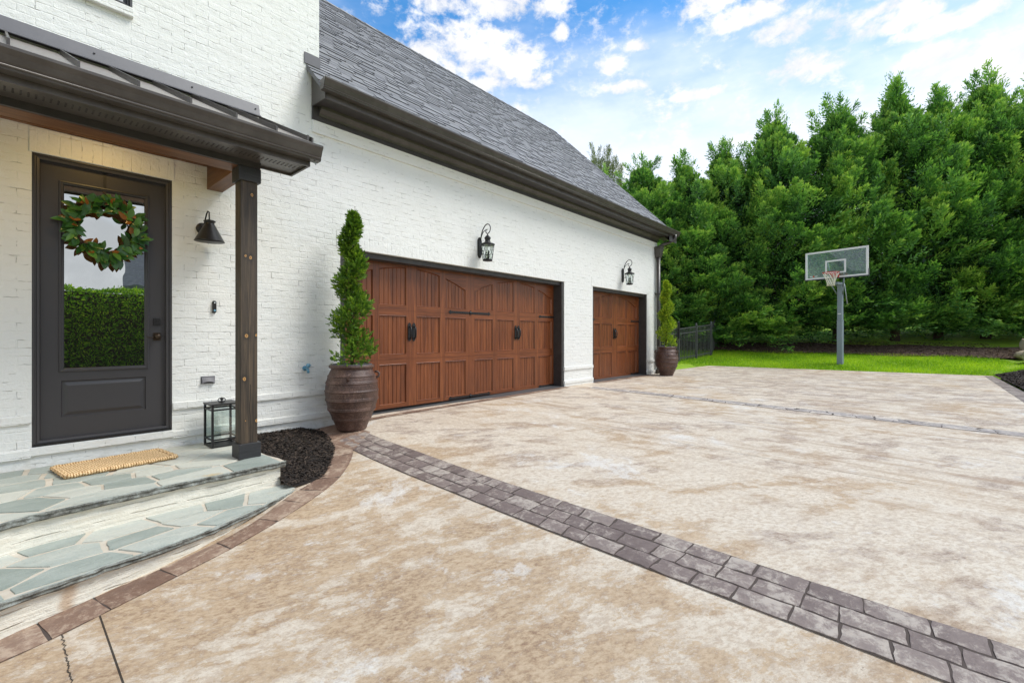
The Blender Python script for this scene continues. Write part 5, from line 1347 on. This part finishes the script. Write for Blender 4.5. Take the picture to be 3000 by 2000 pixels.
# ------------------------------------------------------------------ boulders
def boulder(x, y, z, s, seed, label):
    rs_ = random.Random(seed); mb = MB(); n_, m_ = 9, 14; V = []
    dirs = [Vector((rs_.gauss(0, 1), rs_.gauss(0, 1), rs_.gauss(0, 1))).normalized() for _ in range(12)]; cut = [rs_.uniform(.68, .95) for _ in dirs]
    for i in range(n_+1):
        for k in range(m_):
            a, b = math.pi*i/n_, 2*math.pi*k/m_; d = Vector((math.sin(a)*math.cos(b), math.sin(a)*math.sin(b), math.cos(a))); q = 1.0
            for dd, c_ in zip(dirs, cut):
                dt = d.dot(dd)
                if dt > .01: q = min(q, c_/dt)
            V.append((d.x*q*s[0], d.y*q*s[1], d.z*q*s[2]))
    mb.add(V, [(i*m_+k, i*m_+(k+1) % m_, (i+1)*m_+(k+1) % m_, (i+1)*m_+k) for i in range(n_) for k in range(m_)], 0, False, rs_.random())
    o = mb.build('boulder', M['boulder'], bevel=0, label=label, cat='boulder', group='tan boulders on the right bank'); o.location = (x, y, z); o.rotation_euler = (0, 0, rs_.random()*3)
boulder(24.15, -8.75, terr(24.15, -8.75)+.42, (.62, .55, .42), 1, 'largest tan boulder, uppermost at the right edge of the grass')
boulder(23.25, -8.45, terr(23.25, -8.45)+.16, (.50, .42, .20), 2, 'flat tan boulder wedged under the largest one at the right edge')
boulder(22.35, -8.35, terr(22.35, -8.35)+.18, (.42, .36, .26), 3, 'small tan boulder nearest the dark mulch bank')
boulder(23.0, -9.3, terr(23.0, -9.3)+.30, (.6, .5, .4), 4, 'tan boulder further up the bank behind the others')

# ------------------------------------------------------------------ conifers
def sprays(r_, base_, ax, L, tn0, k_sub, k_leaf, flat=.55, wl=.33, ls=1.12, tipb=.50):
    """feathery plumes: stems along ax from base_, each with side sprays of small kite leaves"""
    n = len(L); nr = np.cross(ax, np.cross(ax, np.array([0, 0, 1.])+.3*r_.normal(size=(n, 3)))); nr /= np.linalg.norm(nr, axis=1, keepdims=True)+1e-9
    side = np.cross(ax, nr); Vs, Ts = [], []
    for j in range(k_sub+1):
        f = j/k_sub; phi = r_.random(n)*2*math.pi
        lat = side*np.cos(phi)[:, None]+nr*(flat*np.sin(phi))[:, None]
        sd_ = ax*(.62+.5*f)+lat*(.95-.55*f)+np.array([0, 0, .18]); sd_ /= np.linalg.norm(sd_, axis=1, keepdims=True)
        sb = base_+ax*(L*(.10+.82*f))[:, None]
        sL = np.minimum(L, 1.5)*(.46*(1-f)**.7+.13)
        sn = np.cross(sd_, nr); sn /= np.linalg.norm(sn, axis=1, keepdims=True)+1e-9
        for i in range(k_leaf):
            q = (i+.5)/k_leaf; sg2 = (-1)**i
            P0 = sb+sd_*(sL*q)[:, None]+.012*r_.normal(size=(n, 3))
            d = sd_*(.9)+sn*sg2*(.75-.45*q)+.22*r_.normal(size=(n, 3))
            ll = ls*(.085+.075*r_.random(n))*(1.15-.35*q)
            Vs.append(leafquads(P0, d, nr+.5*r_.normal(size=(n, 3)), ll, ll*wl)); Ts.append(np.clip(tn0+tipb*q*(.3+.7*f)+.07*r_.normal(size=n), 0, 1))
    return Vs, Ts
def unit(a): return a/(np.linalg.norm(a, axis=1, keepdims=True)+1e-9)
def conifer_data(seed, H, Rm, nplume=400, k_sub=11, k_leaf=9, pine=False):
    r_ = np.random.default_rng(seed)
    zb0 = .06 if not pine else .25
    nb = max(8, nplume//12)
    bh = zb0+(1-zb0)*((np.arange(nb)+r_.random(nb))/nb)**1.0; ba = np.arange(nb)*2.39996+.6*r_.normal(size=nb)
    bl = .58+.56*r_.random(nb); bt = r_.random(nb); bi = r_.integers(0, nb, nplume)
    hN = np.clip(bh[bi]+.021*r_.normal(size=nplume)+.010, zb0, .97)
    env = np.interp(hN, [0, .08, .25, .5, .7, .85, .95, 1], [.70, .92, 1.0, .95, .76, .45, .15, .02])
    ang = ba[bi]+r_.normal(size=nplume)*np.interp(hN, [0, .7, .9, 1], [.13, .20, .5, 1.4])
    rad = Rm*env*bl[bi]*(1.0-.20*np.abs(r_.normal(size=nplume)))
    Hc = H*.93; z = hN*Hc
    elev = np.interp(hN, [0, .15, .4, .75, .9, 1], [R(-4), R(14), R(32), R(52), R(64), R(80)])+.16*r_.normal(size=nplume)
    out = np.stack([np.cos(ang), np.sin(ang), np.zeros(nplume)], 1)
    ax = unit(out*np.cos(elev)[:, None]+np.array([0, 0, 1])*np.sin(elev)[:, None]+.16*r_.normal(size=(nplume, 3)))
    L = np.interp(hN, [0, .5, .85, 1], [1.2, 1.15, 1.05, .9])*(.75+.5*r_.random(nplume))
    tip = out*rad[:, None]+np.array([0, 0, 1])*z[:, None]
    tn0 = .06+.44*bt[bi]+.14*r_.random(nplume)
    Vs, Ts = sprays(r_, tip-ax*L[:, None], ax, L, tn0, k_sub, k_leaf, wl=.16 if pine else .33, ls=1.5 if pine else 1.15)
    if not pine:
        # long upswept secondary leaders round the pointed top, and the leader itself
        m = 18; h3 = .50+.44*r_.random(m); a3 = r_.random(m)*6.283; e3 = R(52)+.16*r_.normal(size=m)+.25*(h3-.5)
        ax3 = unit(np.stack([np.cos(a3)*np.cos(e3), np.sin(a3)*np.cos(e3), np.sin(e3)], 1))
        L3 = np.interp(h3, [.5, .8, .95], [2.4, 1.8, 1.1])*(.8+.35*r_.random(m)); b3 = np.stack([.0*h3, .0*h3, h3*Hc], 1)
        A_, B_ = sprays(r_, b3, ax3, L3, .22+.25*r_.random(m), 24, 8, .75); Vs += A_; Ts += B_
        m = 4; b4 = np.stack([.06*r_.normal(size=m), .06*r_.normal(size=m), H*.80+.25*r_.random(m)], 1); ax4 = unit(np.array([[0, 0, 1.]]*m)+.10*r_.normal(size=(m, 3)))
        A_, B_ = sprays(r_, b4, ax4, H*.19*np.array([1.0, .85, .75, .9]), .25+.2*r_.random(m), 22, 8, .9); Vs += A_; Ts += B_
        # long thin lower limbs with open sprays, near the ground
        m = 40; a5 = r_.random(m)*6.283; e5 = R(-2)+.10*r_.normal(size=m); ax5 = unit(np.stack([np.cos(a5)*np.cos(e5), np.sin(a5)*np.cos(e5), np.sin(e5)], 1))
        b5 = np.stack([np.cos(a5)*1.0, np.sin(a5)*1.0, .30+1.15*r_.random(m)], 1); A_, B_ = sprays(r_, b5, ax5, 1.5+.7*r_.random(m), .1+.35*r_.random(m), 12, 7, .3); Vs += A_; Ts += B_
    # inner sprigs that fill the crown, tinted dark as old needles and painted shade
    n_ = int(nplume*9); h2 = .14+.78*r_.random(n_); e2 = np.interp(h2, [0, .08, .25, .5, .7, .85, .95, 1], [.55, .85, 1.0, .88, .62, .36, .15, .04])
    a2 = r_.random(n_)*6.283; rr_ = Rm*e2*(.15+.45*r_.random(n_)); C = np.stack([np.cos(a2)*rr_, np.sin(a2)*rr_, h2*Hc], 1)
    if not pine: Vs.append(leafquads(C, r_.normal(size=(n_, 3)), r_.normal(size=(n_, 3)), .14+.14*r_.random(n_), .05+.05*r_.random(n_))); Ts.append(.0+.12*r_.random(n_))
    return np.concatenate(Vs), np.concatenate(Ts)
BH = 10.0
protos = []
for sd_i in (1, 2, 3, 4):
    V, T = conifer_data(sd_i, BH, 3.05, 900)
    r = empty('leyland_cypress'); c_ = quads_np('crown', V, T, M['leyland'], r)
    rs_ = random.Random(sd_i); mb = MB(); mb.tube([(0, 0, -.5), (0, 0, .6), (.05, .03, 3), (0, .05, 6), (0, 0, 9.2)], [.19, .15, .12, .07, .02], 9)
    for k in range(60):
        h_ = rs_.uniform(.35, 8); a = rs_.random()*6.28; q = 1.75*max(.2, (1-h_/11)); up_ = .1+.5*h_/10
        mb.tube([(0, 0, h_), (math.cos(a)*q*.5, math.sin(a)*q*.5, h_+q*.5*up_), (math.cos(a)*q, math.sin(a)*q, h_+q*up_*1.3)], [.035, .022, .008], 5)
    mb.build('trunk', M['stem'], r); protos.append(r)
used = set()
def place_tree(pi, x, y, H, wd, rz, label, mat=None):
    if pi not in used: o = protos[pi]; used.add(pi)
    else: o = copy_tree(protos[pi])
    o.location = (x, y, terr(x, y)-.05); o.scale = (wd, wd, H/BH); o.rotation_euler = (0, 0, rz)
    tag(o, label, 'tree', 'row of tall conifers behind the driveway')
    return o
TR = [ # x, y, top z, width
 (17.6, 4.9, 8.5, 1.0, 'smallest conifer at the left end of the row beside the roof edge'),
 (18.75, 3.6, 9.1, .95, 'conifer second from the left end of the row above the picket fence'),
 (20.1, 2.2, 9.25, .9, 'conifer third from the left end of the row, right of the picket fence'),
 (21.3, .95, 9.9, .95, 'conifer left of the basketball hoop with a narrow pointed top'),
 (22.7, -.75, 11.35, 1.05, 'conifer just left of the backboard rising above its left neighbours'),
 (24.5, -2.85, 11.75, 1.08, 'conifer directly behind the basketball hoop pole'),
 (26.3, -4.75, 12.6, 1.1, 'conifer right of the hoop with a broad ragged top'),
 (27.6, -6.2, 12.3, 1.05, 'conifer between the broad ragged one and the tallest one'),
 (28.9, -7.75, 13.1, 1.12, 'tallest conifer, second from the right edge of the photo'),
 (30.1, -9.4, 12.6, 1.12, 'conifer cut by the right edge of the photo'),
 (31.4, -11.2, 12.9, 1.15, 'conifer beyond the right edge, only its side branches in view'),
]
for i, (x_, y_, zt_, wd_, lb) in enumerate(TR):
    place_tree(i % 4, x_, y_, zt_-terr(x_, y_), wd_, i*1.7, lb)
r_ = np.random.default_rng(31); m = 64; pa = r_.random(m)*6.283; pr0 = 1.9*np.sqrt(r_.random(m)); pb = np.stack([np.cos(pa)*pr0, np.sin(pa)*pr0, 4.0+4.6*(1-pr0/2.6)+1.2*r_.random(m)], 1)
pax = unit(np.stack([np.cos(pa)*.16*pr0, np.sin(pa)*.16*pr0, np.ones(m)], 1)+.05*r_.normal(size=(m, 3)))
A_, B_ = sprays(r_, pb, pax, 1.9+.9*r_.random(m), .25+.4*r_.random(m), 34, 12, 1.0, wl=.2, ls=1.0, tipb=.3)
C_, D_ = sprays(r_, pb-np.array([0, 0, 2.6]), unit(pax+.25*r_.normal(size=(m, 3))), 2.6+.5*r_.random(m), .1+.3*r_.random(m), 26, 9, 1.0, wl=.14, ls=1.1, tipb=.2)
pn = empty('pine_tree', label='olive pine with upright spires showing over the end of the garage roof', cat='tree')
quads_np('crown', np.concatenate(A_+C_), np.concatenate(B_+D_), M['pine'], pn); mb = MB(); mb.tube([(0, 0, -1), (0, 0, 9.8)], [.16, .02], 8); mb.build('trunk', M['stem'], pn)
pn.location = (24.6, 9.1, terr(24.6, 9.1)-.2); pn.scale = (1, 1, .98)
